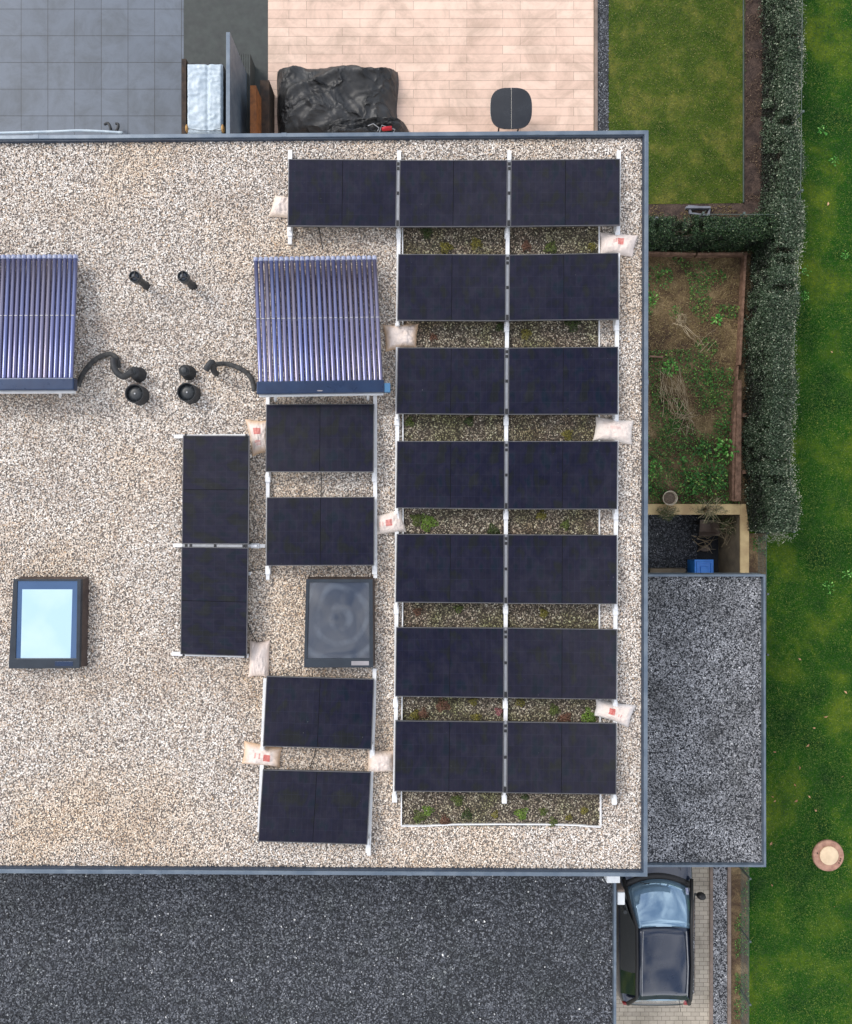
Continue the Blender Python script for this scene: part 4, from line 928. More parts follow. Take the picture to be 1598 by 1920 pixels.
b = MB(); b.pbox(424, 60, 431.5, 256, .02, 1.9); tag(b.build('partition_panel', M['parapet'], org=P(428, 200, 0), bevel=.006), 'thin blue-grey partition right of the silver covered block', 'partition')
b = MB()
for k in range(9):
    b.pbox(433+k*4.1, 100, 436.4+k*4.1, 260, .02, .5)
tag(b.build('slatted_panel', M['deck_dark'], org=P(450, 200, 0)), 'dark ribbed panel between the blue-grey partition and orange wood post', 'panel')
b = MB(); b.pbox(469, 160, 480.5, 258, .02, 1.1); tag(b.build('timber_beam', M['wood_orange'], org=P(475, 200, 0), bevel=.006), 'orange-brown timber beam next to the dark ribbed panel', 'beam')
b = MB(); b.pbox(487.5, 150, 505, 262, .02, .6); tag(b.build('timber_board', M['wood_dark'], org=P(495, 200, 0), bevel=.006), 'dark weathered timber board left of the black covers', 'board')
# black oval table
c = P(958.5, 203, .75); t = thing('garden_table', (c.x, c.y, 0), 'oval black garden table with a seam on the wood-look tiles', 'table')
for sx in (-1, 1):
    b = MB(); pts = []
    for k in range(25):
        a = -math.pi/2+math.pi*k/24; x = math.copysign(abs(math.cos(a))**.62, math.cos(a))*.475; y = math.copysign(abs(math.sin(a))**.75, math.sin(a))*.47
        pts.append((c.x+sx*(x+.003), c.y+y))
    if sx < 0: pts = pts[::-1]
    b.prism(pts, .725, .75); b.build('table_leaf', M['glass_table'], t, bevel=.006)
    if sx < 0: b = MB(); b.box(c.x-.05, c.y-.44, .69, c.x+.05, c.y+.44, .722); b.build('centre_bar', M['clamp'], t)
    for sy in (-1, 1): b = MB(); b.tube([(c.x+sx*.22, c.y+sy*.2, .02), (c.x+sx*.25, c.y+sy*.2, .724)], .02, 10); b.build('leg', M['clamp'], t)
b = MB(); q = smoothpath([P(197, 233, .1), P(203, 231, .22), P(207, 238, .25), P(209, 245, .22), P(216, 247, .22), P(221, 241, .22), P(222, 233, .2), P(218, 232, .16)], 4)
b.tube(q, .03, 10); tag(b.build('hose_end', M['rubber'], org=q[0], smooth=True), 'curled black hose end lying on the grey terrace tiles', 'hose')
b = MB(); q = smoothpath([P(-20, 250, .6), P(60, 248, .6), P(110, 246.5, .6), (P(150, 245, .6)), P(200, 247, .6), P(230, 249, .6)], 4); b.tube(q, .028, 10)
tag(b.build('rolled_sheet', M['silver_cover'], org=q[0], smooth=True), 'long rolled pale sheet lying along the house wall on the tiles', 'sheet')

# ------------------------------------------------------------------ hedges
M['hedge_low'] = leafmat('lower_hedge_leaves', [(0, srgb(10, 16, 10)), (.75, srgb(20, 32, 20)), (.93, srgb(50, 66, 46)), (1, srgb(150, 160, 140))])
M['tips'] = leafmat('pale_leaf_tips', [(0, srgb(92, 104, 86)), (.6, srgb(156, 160, 140)), (1, srgb(206, 204, 186))])
def hedge(name, path, hgt, hw, label, m, seed, dens=5200, tip=.06, fringe=True):
    t = thing(name, (path[0][0], path[0][1], 0), label, 'hedge'); rg = np.random.default_rng(seed); P_ = []; N_ = []
    for (x0, y0, w0), (x1, y1, w1) in zip(path[:-1], path[1:]):
        L = math.hypot(x1-x0, y1-y0); d = np.array([(x1-x0)/L, (y1-y0)/L]); s = np.array([d[1], -d[0]])
        for face, area in (('t', L*(w0+w1)*1.3), ('l', L*hgt), ('r', L*hgt), ('v', L*hgt*.5)):
            n = int(area*dens*(.55 if face == 'v' else 1)); u = rg.random(n); f = u
            W = w0*(1-f)+w1*f; cx_ = x0+(x1-x0)*u; cy_ = y0+(y1-y0)*u
            if face == 't': o = rg.uniform(-1, 1, n)*W; z = hgt+rg.normal(0, .035, n); nn = np.tile([0, 0, 1.], (n, 1))
            elif face == 'v': o = rg.uniform(-1, 1, n)*W*.9; z = rg.uniform(.05, hgt, n); nn = rg.normal(0, 1, (n, 3))
            else:
                sg = 1 if face == 'r' else -1; z = hgt*rg.random(n)**.7; o = sg*(W+rg.normal(0, tip, n)*.8); nn = np.tile([s[0]*sg, s[1]*sg, .45], (n, 1))
            bul = np.array([noise.noise(Vector((cx_[i]*1.4, cy_[i]*1.4, z[i]*1.4))) for i in range(n)])
            low = np.array([noise.noise(Vector((cx_[i]*.9, cy_[i]*.9, 2.5))) for i in range(n)]); o = o*(1+.30*bul)+low*.13; z = z*(1+.08*bul)
            gap = np.array([noise.noise(Vector((cx_[i]*4.5+9, cy_[i]*4.5, z[i]*4.5))) for i in range(n)]); k = gap > -.12-.25*(z/hgt-.5)
            pts = np.stack([cx_+s[0]*o, cy_+s[1]*o, np.maximum(z, .03)], 1)
            P_.append(pts[k]); N_.append(nn[k])
    leaves('foliage', np.concatenate(P_), np.concatenate(N_), .038, m, seed+1, .85, .6, parent=t)
    Q = []
    for (x0, y0, w0), (x1, y1, w1) in zip(path[:-1], path[1:]):
        L = math.hypot(x1-x0, y1-y0); n = int(L*hgt*4200); u = rg.random(n); d = np.array([(x1-x0)/L, (y1-y0)/L]); s = np.array([-d[1], d[0]])
        z = hgt*.72*rg.random(n); o = (w0*(1-u)+w1*u)*rg.choice([1, -1], n)*rg.uniform(.75, 1.12, n)
        Q.append(np.stack([x0+(x1-x0)*u+s[0]*o, y0+(y1-y0)*u+s[1]*o, z+.02], 1))
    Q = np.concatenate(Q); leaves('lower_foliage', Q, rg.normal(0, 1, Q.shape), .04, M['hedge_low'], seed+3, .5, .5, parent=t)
    if fringe:
        Q = []
        for (x0, y0, w0), (x1, y1, w1) in zip(path[:-1], path[1:]):
            L = math.hypot(x1-x0, y1-y0); n = int(L*520); u = rg.random(n); d = np.array([(x1-x0)/L, (y1-y0)/L]); s = np.array([-d[1], d[0]])
            o = (w0*(1-u)+w1*u)*1.02+np.abs(rg.normal(0, .05, n))*rg.choice([1, -1.6], n); xx = x0+(x1-x0)*u+s[0]*o; yy = y0+(y1-y0)*u+s[1]*o
            Q.append(np.stack([xx, yy, hgt*rg.uniform(.8, 1.06, n)], 1)); lw_ = np.array([noise.noise(Vector((xx[i]*.9, yy[i]*.9, 2.5))) for i in range(n)]); Q[-1][:, 0] -= s[0]*0+lw_*.0; Q[-1][:, 0] += -s[0]*lw_*.13; Q[-1][:, 1] += -s[1]*lw_*.13
        Q = np.concatenate(Q); leaves('pale_tips', Q, np.tile([.4, 0, 1.], (len(Q), 1)), .034, M['tips'], seed+2, .7, .45, parent=t)
    b = MB(); r = random.Random(seed)
    for (x0, y0, w0), (x1, y1, w1) in zip(path[:-1], path[1:]):
        L = math.hypot(x1-x0, y1-y0)
        for k in range(int(L/.14)):
            u = (k+r.random())/int(L/.14); x = x0+(x1-x0)*u; y = y0+(y1-y0)*u
            for j in range(3):
                b.tube([(x+r.uniform(-.05, .05), y+r.uniform(-.05, .05), .01), (x+r.uniform(-.15, .15), y+r.uniform(-.15, .15), hgt*.5), (x+r.uniform(-.22, .22), y+r.uniform(-.22, .22), hgt*.93)], [.012, .008, .004], 5)
    b.build('stem', M['stem'], t)
hedge('hedge', [(8.17, 13, .17), (8.14, 8.6, .17), (8.10, 6.9, .17)], 1.05, .2, 'grey-green clipped hedge behind the small upper lawn, in the top right', M['hedge'], 31)
hedge('hedge', [(8.02, 6.88, .24), (7.86, 4.2, .25), (7.78, 2.2, .24), (7.80, 1.0, .25), (7.88, -.45, .26)], 1.25, .22, 'long grey-green hedge between the planted plot and the large lawn', M['hedge'], 33)
hedge('hedge', [(4.0, 6.36, .17), (6.0, 6.36, .17), (7.76, 6.36, .17)], 1.15, .17, 'dark green cross hedge between the small lawn and the brown plot', M['hedge_dk'], 35, fringe=False)
def fence(pts, h, label, n=4):
    t = thing('mesh_fence', (*pts[0], 0), label, 'fence'); b = MB()
    for (x0, y0), (x1, y1) in zip(pts[:-1], pts[1:]):
        L = math.hypot(x1-x0, y1-y0)
        for k in range(7): z = .08+(h-.1)*k/6; b.tube([(x0, y0, z), (x1, y1, z)], .006 if k == 6 else .004, 5)
        for k in range(int(L/.1)+1): u = min(1, k*.1/L); b.tube([(x0+(x1-x0)*u, y0+(y1-y0)*u, .03), (x0+(x1-x0)*u, y0+(y1-y0)*u, h)], .003, 4)
    b.build('wire_mesh', M['fence'], t)
    for i in range(n):
        u = i/(n-1)*(len(pts)-1); k = min(int(u), len(pts)-2); f = u-k; x = pts[k][0]*(1-f)+pts[k+1][0]*f; y = pts[k][1]*(1-f)+pts[k+1][1]*f
        b = MB(); b.box(x-.016, y-.016, 0.01, x+.016, y+.016, h+.05); po = b.build('post', M['fence'], t)
        b = MB(); b.box(x-.022, y-.022, h+.051, x+.022, y+.022, h+.065); b.build('post_cap', M['fence'], po)
fence([(8.33, 12.8), (8.29, 8.0), (8.27, 6.6), (8.10, 3.0), (8.03, 1.2), (8.10, -.45)], 1.22, 'thin wire mesh fence along the lawn side of the long hedge', 7)
fence([(P(1310, 0, 1).x, 6.57), (7.9, 6.56)], 1.22, 'thin wire mesh fence behind the dark cross hedge', 3)
fence([(P(1405, 0, .5).x, -7.0), (P(1405, 0, .5).x, -12.8)], .5, 'wire mesh fence between the narrow side bed and lawn beyond the carport', 5)
fence([(P(1438, 0, .5).x, -.5), (P(1438, 0, .5).x, -3.3)], .5, 'wire mesh fence at the soil strip beside the retaining wall', 3)

def straggle():      # loose shoots at the open end of the long hedge
    rg_ = np.random.default_rng(5); Q = []
    for k in range(26):
        a = rg_.uniform(-2.3, -.1); l = rg_.uniform(.15, .55); c = np.array([8.0+rg_.uniform(-.15, .1), -.42, .9*rg_.random()])
        for j in range(24): f = rg_.random(); Q.append(c+np.array([math.cos(a)*l*f, math.sin(a)*l*f, .2*f])+rg_.normal(0, .025, 3))
    Q = np.array(Q); h = [o for o in bpy.data.objects if o.name.startswith('hedge') and o.get('category') == 'hedge' and 'long' in o['label']][0]
    leaves('loose_shoots', Q, np.tile([0, 0, 1.], (len(Q), 1)), .034, M['tips'], 12, .7, .45, parent=h)
straggle()
# ------------------------------------------------------------------ plot: boards, pot, plants, twigs
def board(c, z0, z1, label, m='wood_red'):
    b = MB(); b.ppoly(c, z0, z1); q = P(*c[0], z0); o = b.build('wooden_board', M[m], org=q, bevel=.006)
    return tag(o, label, 'board', 'red-brown boards edging the brown plot')
board(((1210,471),(1306,474),(1305,478),(1210,476)), .01, .22, 'red-brown edging board at the plot\'s top left')
board(((1309,473.5),(1402,473),(1402,478),(1308,478.5)), .01, .20, 'red-brown edging board at the plot\'s top right corner')
board(((1396.5,478),(1401,478),(1390,684),(1385.5,684)), .01, .21, 'long red-brown edging board along the upper right side of the plot')
board(((1383,686),(1386,686),(1378,800),(1374,800)), .01, .18, 'thin red-brown edging board along the lower right side of the plot')
board(((1383.5,712),(1391,712),(1390,939),(1378,940)), .01, .30, 'thick upright-stacked plank leaning at the lower right of the plot')
board(((1374,800),(1379,765),(1384,800),(1380,939),(1373,939)), .01, .24, 'weathered plank lying beside the thick plank near the yellow wall')
board(((1391,775),(1409,774),(1408,781),(1391,782)), .02, .14, 'short red-brown board end sticking into the hedge above the other')
board(((1391,882),(1410,880),(1410,887),(1392,889)), .02, .14, 'short red-brown board end sticking into the hedge, the lower one')
board(((1218,666),(1244,668),(1244,671),(1218,669)), .02, .1, 'short wooden lath at the plot\'s left beside the house')
p = P(1257, 934, .3); t = thing('round_pot', (p.x, p.y, 0), 'round whitish pot with dry soil at the bottom left of the plot', 'pot')
b = MB(); b.lathe((p.x, p.y, 0), [(.11, .012), (.165, .28), (.175, .30), (.165, .305), (.15, .28), (.14, .24)], 28); b.build('pot', M['pot'], t, smooth=True)
b = MB(); b.lathe((p.x, p.y, 0), [(.138, .22), (.138, .245), (.05, .262), (.01, .265)], 20); b.build('soil', M['soil_pot'], t)
b = MB(); q = [P(x, y, .0) for x, y in ((1288, 387), (1331, 391), (1328, 408), (1291, 404))]
ring(b, [(a.x, a.y) for a in q], [(q[0].x+.06, q[0].y-.05), (q[1].x-.05, q[1].y-.05), (q[2].x-.05, q[2].y+.04), (q[3].x+.05, q[3].y+.04)], .012, .09)
b.pbox(1287, 386, 1333, 390.5, .02, .13)
tag(b.build('ground_frame', M['grey_frame'], org=q[0], bevel=.01), 'small grey rectangular frame lying on soil below the upper lawn', 'frame')
b = MB(); b.pbox(1212, 406, 1236, 413, .02, .16); tag(b.build('stone_slab', M['grey_frame'], org=P(1220, 410, 0), bevel=.01), 'pale grey slab at the house corner beside the cross hedge', 'slab')
# plants
def weed(px, py, rad, h, m, label, seed, n=40, ls=.09, name='weed_plant', group='leafy weeds in the brown plot', z0=0.0, asp=.55):
    rg = np.random.default_rng(seed); p = P(px, py, z0+h*.5); a = rg.uniform(0, 6.283, n); d = rad*rg.random(n)**.6
    base = np.stack([p.x+np.cos(a)*d, p.y+np.sin(a)*d, z0+.02+h*(1-(d/rad)**2*.7)*rg.uniform(.4, 1, n)], 1)
    dr = np.stack([np.cos(a), np.sin(a), rg.uniform(-.3, .3, n)], 1)+rg.normal(0, .3, (n, 3)); dr /= np.linalg.norm(dr, axis=1)[:, None]
    sd_ = np.cross(dr, [0, 0, 1.]); L = ls*rg.uniform(.6, 1.3, n)[:, None]; V = np.empty((2+5*n, 3)); V[0] = (p.x, p.y, z0+.02); V[1] = (p.x+.004, p.y, z0+.02)
    V[2::5] = base; V[3::5] = base+dr*L*.5+sd_*L*asp*.5+[0, 0, .01]; V[4::5] = base+dr*L-np.array([0, 0, 1])*L*.15; V[5::5] = base+dr*L*.5-sd_*L*asp*.5+[0, 0, .01]; V[6::5] = base+dr*L*.5
    k = 2+5*np.arange(n); z_ = np.zeros(n, int)
    F = np.concatenate([np.stack(f, 1) for f in ((z_, z_+1, k), (k, k+4, k+1), (k+4, k+2, k+1), (k, k+3, k+4), (k+4, k+3, k+2))])
    rv = np.repeat(rg.random((n+1, 1, 3)), 5, axis=1).reshape(-1, 3)[3:]
    o = npmesh(name, V, F, M[m], rv, org=(p.x, p.y, z0), smooth=False)
    return tag(o, label, 'weed' if name == 'weed_plant' else 'plant', group)
W = [(1238,518,.30,.35,'weed','leafy green weed at the top left of the plot near the house',70,.07),(1345,600,.10,.12,'weed_bright','single bright green rosette right of the plot centre',22,.10),
 (1348,518,.16,.2,'weed','small green weed near the top right of the plot',35,.06),(1222,560,.18,.25,'weed_bright','bright narrow weed by the house wall at upper left',36,.06),
 (1268,585,.15,.15,'weed','faint green weed in the plot\'s upper middle',30,.05),(1315,590,.2,.12,'weed','low green tuft left of the bright rosette',40,.05),
 (1335,700,.28,.25,'weed','green weed patch by the right board below mid height',80,.06),(1362,705,.2,.2,'weed','weed touching the right board beside the long twigs',50,.07),
 (1258,690,.16,.35,'weed_bright','tall light green weed above the heap of dry twigs',40,.08),(1340,745,.25,.2,'weed','green weed low in the middle right of the plot',60,.06),
 (1320,760,.2,.15,'weed','ground-hugging weed in the plot centre',50,.05),(1365,845,.26,.4,'weed_bright','large bright green weed beside the weathered plank',60,.11),
 (1285,870,.24,.3,'weed','broad-leaved weed above the round pot',55,.09),(1318,845,.22,.3,'weed','broad-leaved green weed in the lower middle of the plot',50,.09),
 (1335,895,.38,.45,'weed','largest green weed clump just above the yellow wall',170,.08),(1300,905,.28,.4,'weed','green clump between the round pot and largest weed',110,.08),
 (1228,880,.2,.3,'weed_bright','bright green weed by the house at lower left',50,.07),(1226,915,.16,.2,'weed','weed squeezed between the round pot and house',40,.06),
 (1245,825,.18,.2,'weed','small weed left in the lower third of the plot',36,.06),(1262,800,.2,.25,'weed','weed growing below the heap of dry twigs',44,.06),(1360,800,.2,.2,'weed','weed beside the upper end of the weathered plank',44,.07)]
for i, (x, y, r_, h, m_, lb, n, ls) in enumerate(W): weed(x, y, r_, h, m_, lb, 300+i*3, int(n*1.5), ls*.8)
# ground cover of the plot: low leaves and dry blades nobody could count
rg = np.random.default_rng(77); n = 24000
x = rg.uniform(3.9, P(1384, 0, 0).x, n); y = rg.uniform(pitT+.15, P(0, 482, 0).y, n)
g = np.array([noise.noise(Vector((x[i]*1.3, y[i]*1.3, 3))) for i in range(n)])+.62*(.72-(y-pitT)/6); k = g > .06
pts = np.stack([x[k], y[k], np.full(k.sum(), .03)+rg.random(k.sum())*.05], 1)
tag(leaves('ground_cover', pts, np.tile([0, 0, 1.], (len(pts), 1)), .045, M['weed'], 78, .5, .5), 'low green ground cover in the brown plot', kind='stuff')
k = g < .25; pts = np.stack([x[k], y[k], np.full(k.sum(), .02)+rg.random(k.sum())*.03], 1)
tag(leaves('dry_grass', pts, np.tile([0, 0, 1.], (len(pts), 1)), .09, M['straw'], 79, .35, .07), 'dry grass scattered over the brown plot', kind='stuff')
def twigs(cx_, cy_, n, L, spread, label, seed, z=.1, main=0, r=.006, name='twig_heap'):
    rr = random.Random(seed); b = MB()
    for i in range(n):
        a = R(main+rr.uniform(-spread, spread)); l = L*rr.uniform(.5, 1.1); p = P(cx_+rr.uniform(-22, 22)*L, cy_+rr.uniform(-22, 22)*L, z)
        d = Vector((math.cos(a), math.sin(a), 0)); s = Vector((-d.y, d.x, 0)); bn = rr.uniform(-.15, .15)*l
        b.tube([p-d*l*.5, p-d*l*.15+s*bn+Vector((0, 0, rr.uniform(0, .12))), p+d*l*.2+s*bn*.8+Vector((0, 0, rr.uniform(0, .12))), p+d*l*.5], [r, r*.8, r*.6, r*.3], 5)
        if rr.random() > .4:
            q = p+s*bn*.5; a2 = a+rr.choice((-.6, .6)); b.tube([q, q+Vector((math.cos(a2), math.sin(a2), .1))*l*.35], [r*.6, r*.2], 4)
    return tag(b.build(name, M['twig'], org=P(cx_, cy_, 0)), label, 'twigs')
twigs(1262, 735, 26, .95, 28, 'heap of long dry twigs near the house in the plot', 1, .15, 105)
twigs(1300, 640, 4, .75, 8, 'few pale long twigs slanting across the plot centre', 2, .1, -48, .009)
twigs(1330, 645, 3, .6, 12, 'thin pale stalks slanting up right in the plot', 3, .1, 50, .006)
twigs(1285, 790, 22, .7, 80, 'loose dry twigs scattered in the lower plot', 4, .12, 20, .005)
twigs(1275, 600, 22, .35, 90, 'fine dry stalks on the pale soil of the upper plot', 5, .05, 20, .004)
def shrub(px, py, r_, h, label, seed, z0=0):
    t = thing('overhanging_shrub', P(px, py, z0), label, 'shrub'); rr = random.Random(seed); b = MB(); tips = []; c = P(px, py, z0+h*.4); c.z = z0
    for i in range(46):
        a = rr.uniform(0, 6.283); d = r_*rr.uniform(.4, 1.15); e = c+Vector((math.cos(a)*d, math.sin(a)*d*.75, h*rr.uniform(.3, .9))); m_ = c*.5+e*.5+Vector((rr.uniform(-.08, .08), rr.uniform(-.08, .08), h*.35))
        b.tube([c+Vector((0, 0, .02)), m_, e], [.008, .006, .003], 5); tips.append((m_, e))
    b.build('branches', M['twig'], t); rg_ = np.random.default_rng(seed); P_ = []
    for m_, e in tips:
        for k in range(26): f = rr.random(); q = m_*(1-f)+e*f; P_.append((q.x+rr.gauss(0, .03), q.y+rr.gauss(0, .03), q.z+rr.gauss(0, .03)))
    P_ = np.array(P_); leaves('foliage', P_, np.tile([0, 0, 1.], (len(P_), 1)), .05, M['sed_dark'], seed, .7, .14, parent=t)
shrub(1325, 955, .42, .6, 'scraggy olive shrub hanging over the yellow wall', 5, .1)
shrub(1250, 962, .22, .3, 'small wispy plant hanging over the yellow wall near the pot', 6, .1)
t = shrub(1362, 985, .34, .6, 'bare brown twiggy shrub in the corner of the sunken yard', 7, -.6)
# yard contents
p0, p1 = P(1303, 1049, -.55), P(1339, 1077, -.55)
t = thing('storage_box', ((p0.x+p1.x)/2, (p0.y+p1.y)/2, ZPIT), 'bright blue plastic storage box against the carport in the sunken yard', 'storage box')
p1.y -= .18
b = MB(); cx_, cy_ = (p0.x+p1.x)/2, (p0.y+p1.y)/2; hx, hy = (p1.x-p0.x)/2, (p0.y-p1.y)/2
vv = [(cx_+sx*hx*.86, cy_+sy*hy*.86, ZPIT+.01) for sx, sy in ((-1, -1), (1, -1), (1, 1), (-1, 1))]+[(cx_+sx*hx*.96, cy_+sy*hy*.96, -.6) for sx, sy in ((-1, -1), (1, -1), (1, 1), (-1, 1))]
b.add(vv, [(3, 2, 1, 0), (4, 5, 6, 7), (0, 1, 5, 4), (1, 2, 6, 5), (2, 3, 7, 6), (3, 0, 4, 7)]); b.build('box_body', M['blue_bin'], t, bevel=.01)
b = MB(); b.box(cx_-hx, cy_-hy, -.6, cx_+hx, cy_+hy, -.565); ld = b.build('lid', M['blue_bin'], t, bevel=.012, seg=3)
b = MB(); ring(b, [(cx_-hx*.8, cy_+hy*.8), (cx_+hx*.8, cy_+hy*.8), (cx_+hx*.8, cy_-hy*.8), (cx_-hx*.8, cy_-hy*.8)], [(cx_-hx*.66, cy_+hy*.68), (cx_+hx*.66, cy_+hy*.68), (cx_+hx*.66, cy_-hy*.68), (cx_-hx*.66, cy_-hy*.68)], -.566, -.545)
b.box(cx_-hx*.4, cy_-hy*.35, -.566, cx_+hx*.4, cy_+hy*.35, -.548); b.build('lid_ribs', M['blue_bin'], ld, bevel=.006)
p = P(1333, 990, -.5); t = thing('wheelbarrow', (p.x, p.y, ZPIT), 'old dark garden cart with tray standing in the corner of the sunken yard', 'garden cart')
b = MB(); vv = [(p.x-.28, p.y-.2, -.5), (p.x+.22, p.y-.16, -.5), (p.x+.2, p.y+.18, -.5), (p.x-.25, p.y+.2, -.5), (p.x-.16, p.y-.1, -.78), (p.x+.12, p.y-.09, -.78), (p.x+.1, p.y+.1, -.78), (p.x-.14, p.y+.1, -.78)]
b.add(vv, [(4, 5, 6, 7), (0, 1, 5, 4), (1, 2, 6, 5), (2, 3, 7, 6), (3, 0, 4, 7)]); o = b.build('tray', M['kerb'], t); md = o.modifiers.new('s', 'SOLIDIFY'); md.thickness = .01
b = MB()
for sy in (-1, 1): b.tube([(p.x-.1, p.y+sy*.12, -.8), (p.x-.35, p.y+sy*.2-.1, -.7), (p.x-.5, p.y+sy*.24-.15, -.55)], .014, 8); b.tube([(p.x-.15, p.y+sy*.12, -.8), (p.x-.2, p.y+sy*.15, ZPIT+.01)], .012, 6)
b.build('handle', M['clamp'], t)
b = MB(); b.tube([(p.x+.3, p.y-.03, ZPIT+.17), (p.x+.3, p.y+.03, ZPIT+.17)], .16, 18); b.build('wheel', M['tyre'], t)
b = MB(); p = P(1325, 1029, -.9); b.prism([(p.x+r_*math.cos(a), p.y+r_*.65*math.sin(a)) for a, r_ in ((0, .14), (.8, .12), (1.7, .15), (2.6, .11), (3.4, .15), (4.4, .12), (5.4, .13))], ZPIT+.01, -.95)
tag(b.build('rubble_stone', M['kerb'], org=(p.x, p.y, ZPIT), bevel=.03), 'pale brown rubble stone between the cart and blue box', 'stone')
twigs(1330, 1015, 9, .6, 80, 'brown sticks lying over the dark yard corner', 8, -.9, 20, .009)
twigs(1362, 1000, 14, .5, 60, 'bare pale branches leaning on the yard wall', 9, -.5, 110, .006)
# manhole
p = P(1554, 1605, .05); t = thing('inspection_shaft', (p.x, p.y, 0), 'round pinkish concrete shaft top with cream lid in the lawn', 'manhole')
b = MB(); b.lathe((p.x, p.y, 0), [(.375, .002), (.365, .045), (.345, .065), (.325, .058), (.23, .062)], 48); b.build('concrete_ring', M['pink_conc'], t, smooth=True)
b = MB(); b.lathe((p.x-.01, p.y+.025, 0), [(.22, .063), (.22, .095), (.21, .102), (.02, .106)], 44); ld = b.build('lid', M['cream'], t, smooth=True)
for a in (165, -12, -22, -34):
    b = MB(); q = (p.x+.285*math.cos(R(a)), p.y+.285*math.sin(R(a)), .058); b.lathe(q, [(.016, 0), (.016, .012), (.005, .014)], 10); b.build('bolt', M['wood_dark'], t)

# ------------------------------------------------------------------ lawn grass, clover rosettes and fallen leaves
def grass(name, poly, dens, size, m, seed, z=.012, label=None):
    rg = np.random.default_rng(seed); xs = [p[0] for p in poly]; ys = [p[1] for p in poly]; n = int((max(xs)-min(xs))*(max(ys)-min(ys))*dens)
    x = rg.uniform(min(xs), max(xs), n); y = rg.uniform(min(ys), max(ys), n); k = inpoly(x, y, poly); x, y = x[k], y[k]; n = len(x)
    a = rg.uniform(0, 6.283, n); pts = np.stack([x, y, np.full(n, z)], 1); dr = np.stack([np.cos(a), np.sin(a), rg.uniform(.3, 1.4, n)], 1)
    o = leaves(name, pts, np.tile([0, 0, 1.], (n, 1)), size, M[m], seed, .4, .16, dirs=dr, bend=.4); tag(o, label, kind='stuff')
xl = P(1407, 0, 0).x; xe = 10.9
grass('lawn_grass', [(8.15, -.6), (8.0, 1.2), (8.28, 6.6), (8.36, 12.6), (xe, 12.6), (xe, -12.6), (xl+.02, -12.6), (xl+.02, -7.0), (8.1, -6.9), (8.1, -3.3), (P(1440, 0, 0).x, -3.3), (P(1440, 0, 0).x, -.6)], 1900, .05, 'blade', 51, .004, 'mown lawn of the neighbouring green')
M['blade2'] = leafmat('garden_grass_blades', [(0, srgb(48, 66, 18)), (.5, srgb(70, 90, 28)), (.85, srgb(106, 112, 50)), (1, srgb(156, 146, 86))], rough=.7, patch=((.6, .8, .55), .6))
grass('garden_grass', [(P(1141, 0, 0).x, P(0, 384, 0).y), (P(1393, 0, 0).x, P(0, 381, 0).y), (P(1398, 0, 0).x, 12.6), (P(1141, 0, 0).x, 12.6)], 1900, .045, 'blade2', 52, .014, 'small upper lawn behind the house')
rr = random.Random(5)
for i, (x_, y_, s_) in enumerate([(1543, 245, 1), (1562, 302, .7), (1518, 500, .7), (1583, 476, .8), (1512, 555, .8), (1556, 595, .7), (1524, 640, .7), (1553, 1101, 1.3), (1588, 1080, 1), (1568, 1120, .6), (1534, 560, .6), (1526, 620, .6), (1585, 530, .6), (1499, 550, .7)]):
    pass
CL = [(1543,245,'bright clover rosette near the top of the lawn by the fence'),(1564,303,'clover rosette in the upper lawn right of the fence'),(1583,476,'bright clover rosette at the right edge level with the cross hedge'),
      (1512,508,'clover rosette beside the hedge below the cross hedge level'),(1553,1102,'largest bright rosette on the lawn right of the carport'),(1588,1076,'clover rosette at the picture edge above the largest rosette'),(1508,555,'clover rosette close to the long hedge, lowest of those')]
for i, (x_, y_, lb) in enumerate(CL): weed(x_, y_, .10 if i != 4 else .14, .04, 'weed_bright', lb, 500+i*2, 20, .05, 'clover_rosette', 'light green rosettes in the lawn', .03, .6)
DL = [(1449, 1494), (1453, 1502), (1518, 1494), (1493, 1502), (1446, 1582), (1491, 1472), (1453, 1410), (1448, 1660), (1565, 1700), (1586, 1298), (1549, 1344), (1527, 1365), (1500, 1236), (1553, 382), (1560, 660), (1500, 1440), (1530, 1520), (1515, 1398), (1580, 1456)]
pts = []
for x_, y_ in DL:
    for k in range(1): q = P(x_, y_, .05); pts.append((q.x, q.y, .05))
rg = np.random.default_rng(9); ex = np.stack([rg.uniform(8.2, 10.3, 260), rg.uniform(-12, 12, 260), np.full(260, .045)], 1)
tag(leaves('fallen_leaves', np.array(pts), np.tile([0, 0, 1.], (len(pts), 1)), .085, M['leaf_dead'], 10, .3, .5), 'dry brown leaves fallen on the lawn', kind='stuff')
tag(leaves('lawn_daisies', ex, np.tile([0, 0, 1.], (260, 1)), .024, M['sed_bright'], 11, .4, .6), 'tiny pale leaves dotted over the lawn', kind='stuff')
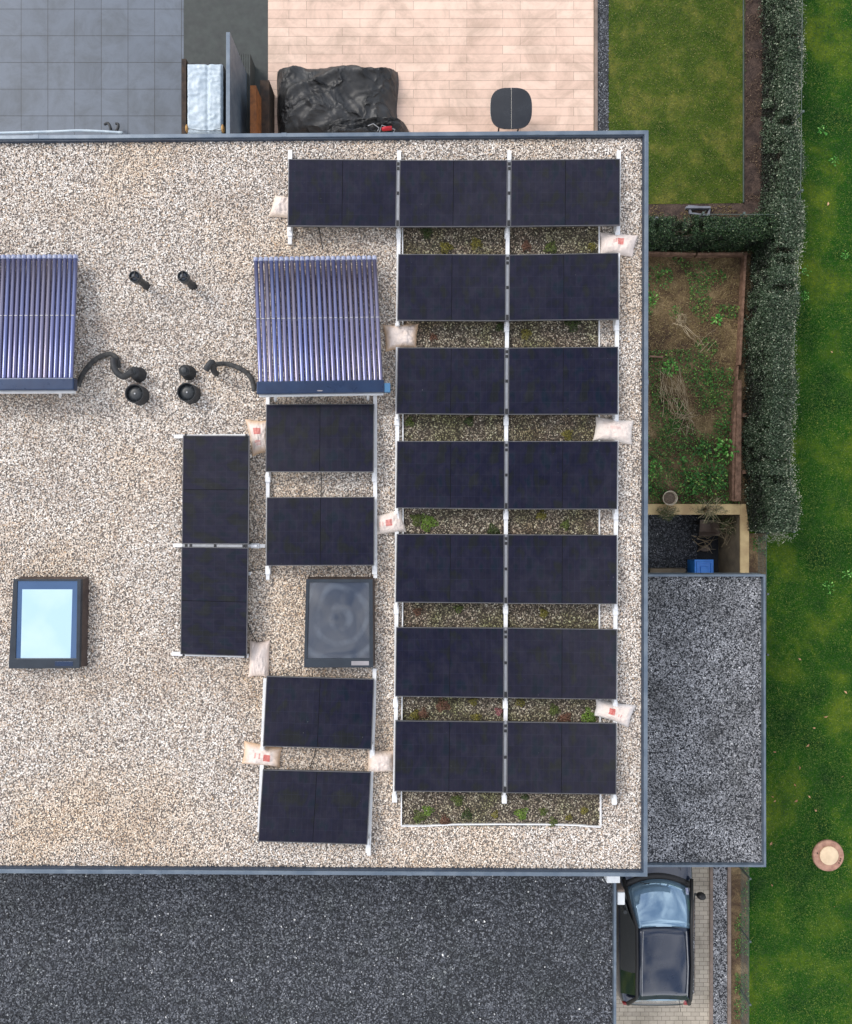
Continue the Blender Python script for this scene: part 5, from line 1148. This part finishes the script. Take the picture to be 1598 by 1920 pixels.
# low planting in the side beds and mulch bed
def cover(name, poly, n, m, size, seed, label, asp=.5, z=.03):
    rg = np.random.default_rng(seed); xs = [p[0] for p in poly]; ys = [p[1] for p in poly]
    x = rg.uniform(min(xs), max(xs), n); y = rg.uniform(min(ys), max(ys), n); g = np.array([noise.noise(Vector((x[i]*2, y[i]*2, seed))) for i in range(n)]); k = inpoly(x, y, poly) & (g > -.05)
    pts = np.stack([x[k], y[k], z+rg.random(k.sum())*.05], 1)
    tag(leaves(name, pts, np.tile([0, 0, 1.], (len(pts), 1)), size, M[m], seed, .6, asp), label, kind='stuff')
cover('side_bed_planting', [(P(1376, 0, 0).x, -12.6), (P(1403, 0, 0).x, -12.6), (P(1403, 0, 0).x, -6.9), (P(1376, 0, 0).x, -6.9)], 2600, 'weed', .04, 61, 'low planting in the narrow side bed')
cover('strip_planting', [(P(1410, 0, 0).x, -3.2), (P(1436, 0, 0).x, -3.2), (P(1436, 0, 0).x, -.6), (P(1410, 0, 0).x, -.6)], 900, 'weed', .05, 62, 'weeds in the soil strip beside the retaining wall')
M['chips'] = leafmat('bark_chips', [(0, srgb(56, 44, 40)), (.7, srgb(96, 78, 66)), (1, srgb(150, 130, 104))], rough=.9)
cover('bark_chips', [(P(1396, 0, 0).x, P(0, 420, 0).y), (8.05, P(0, 420, 0).y), (8.05, 12.6), (P(1398, 0, 0).x, 12.6)], 6500, 'chips', .03, 63, 'bark chips in the bed along the upper hedge', .5, .01)
cover('bed_litter', [(4.3, P(0, 416, 0).y), (P(1396, 0, 0).x, P(0, 416, 0).y), (P(1396, 0, 0).x, P(0, 386, 0).y), (4.3, P(0, 386, 0).y)], 1800, 'straw', .04, 64, 'plant litter in the soil strip below the upper lawn', .3, .02)
# rows of edging at the upper lawn
b = MB(); x0 = P(1394, 0, .05).x; b.box(x0, P(0, 381, 0).y, 0.01, x0+.02, 13, .05)
tag(b.build('lawn_edging', M['fence'], org=(x0, 8, 0)), 'thin dark edging between the small upper lawn and mulch bed', 'edging')
for o in bpy.data.objects:
    if 'org' in o: del o['org']
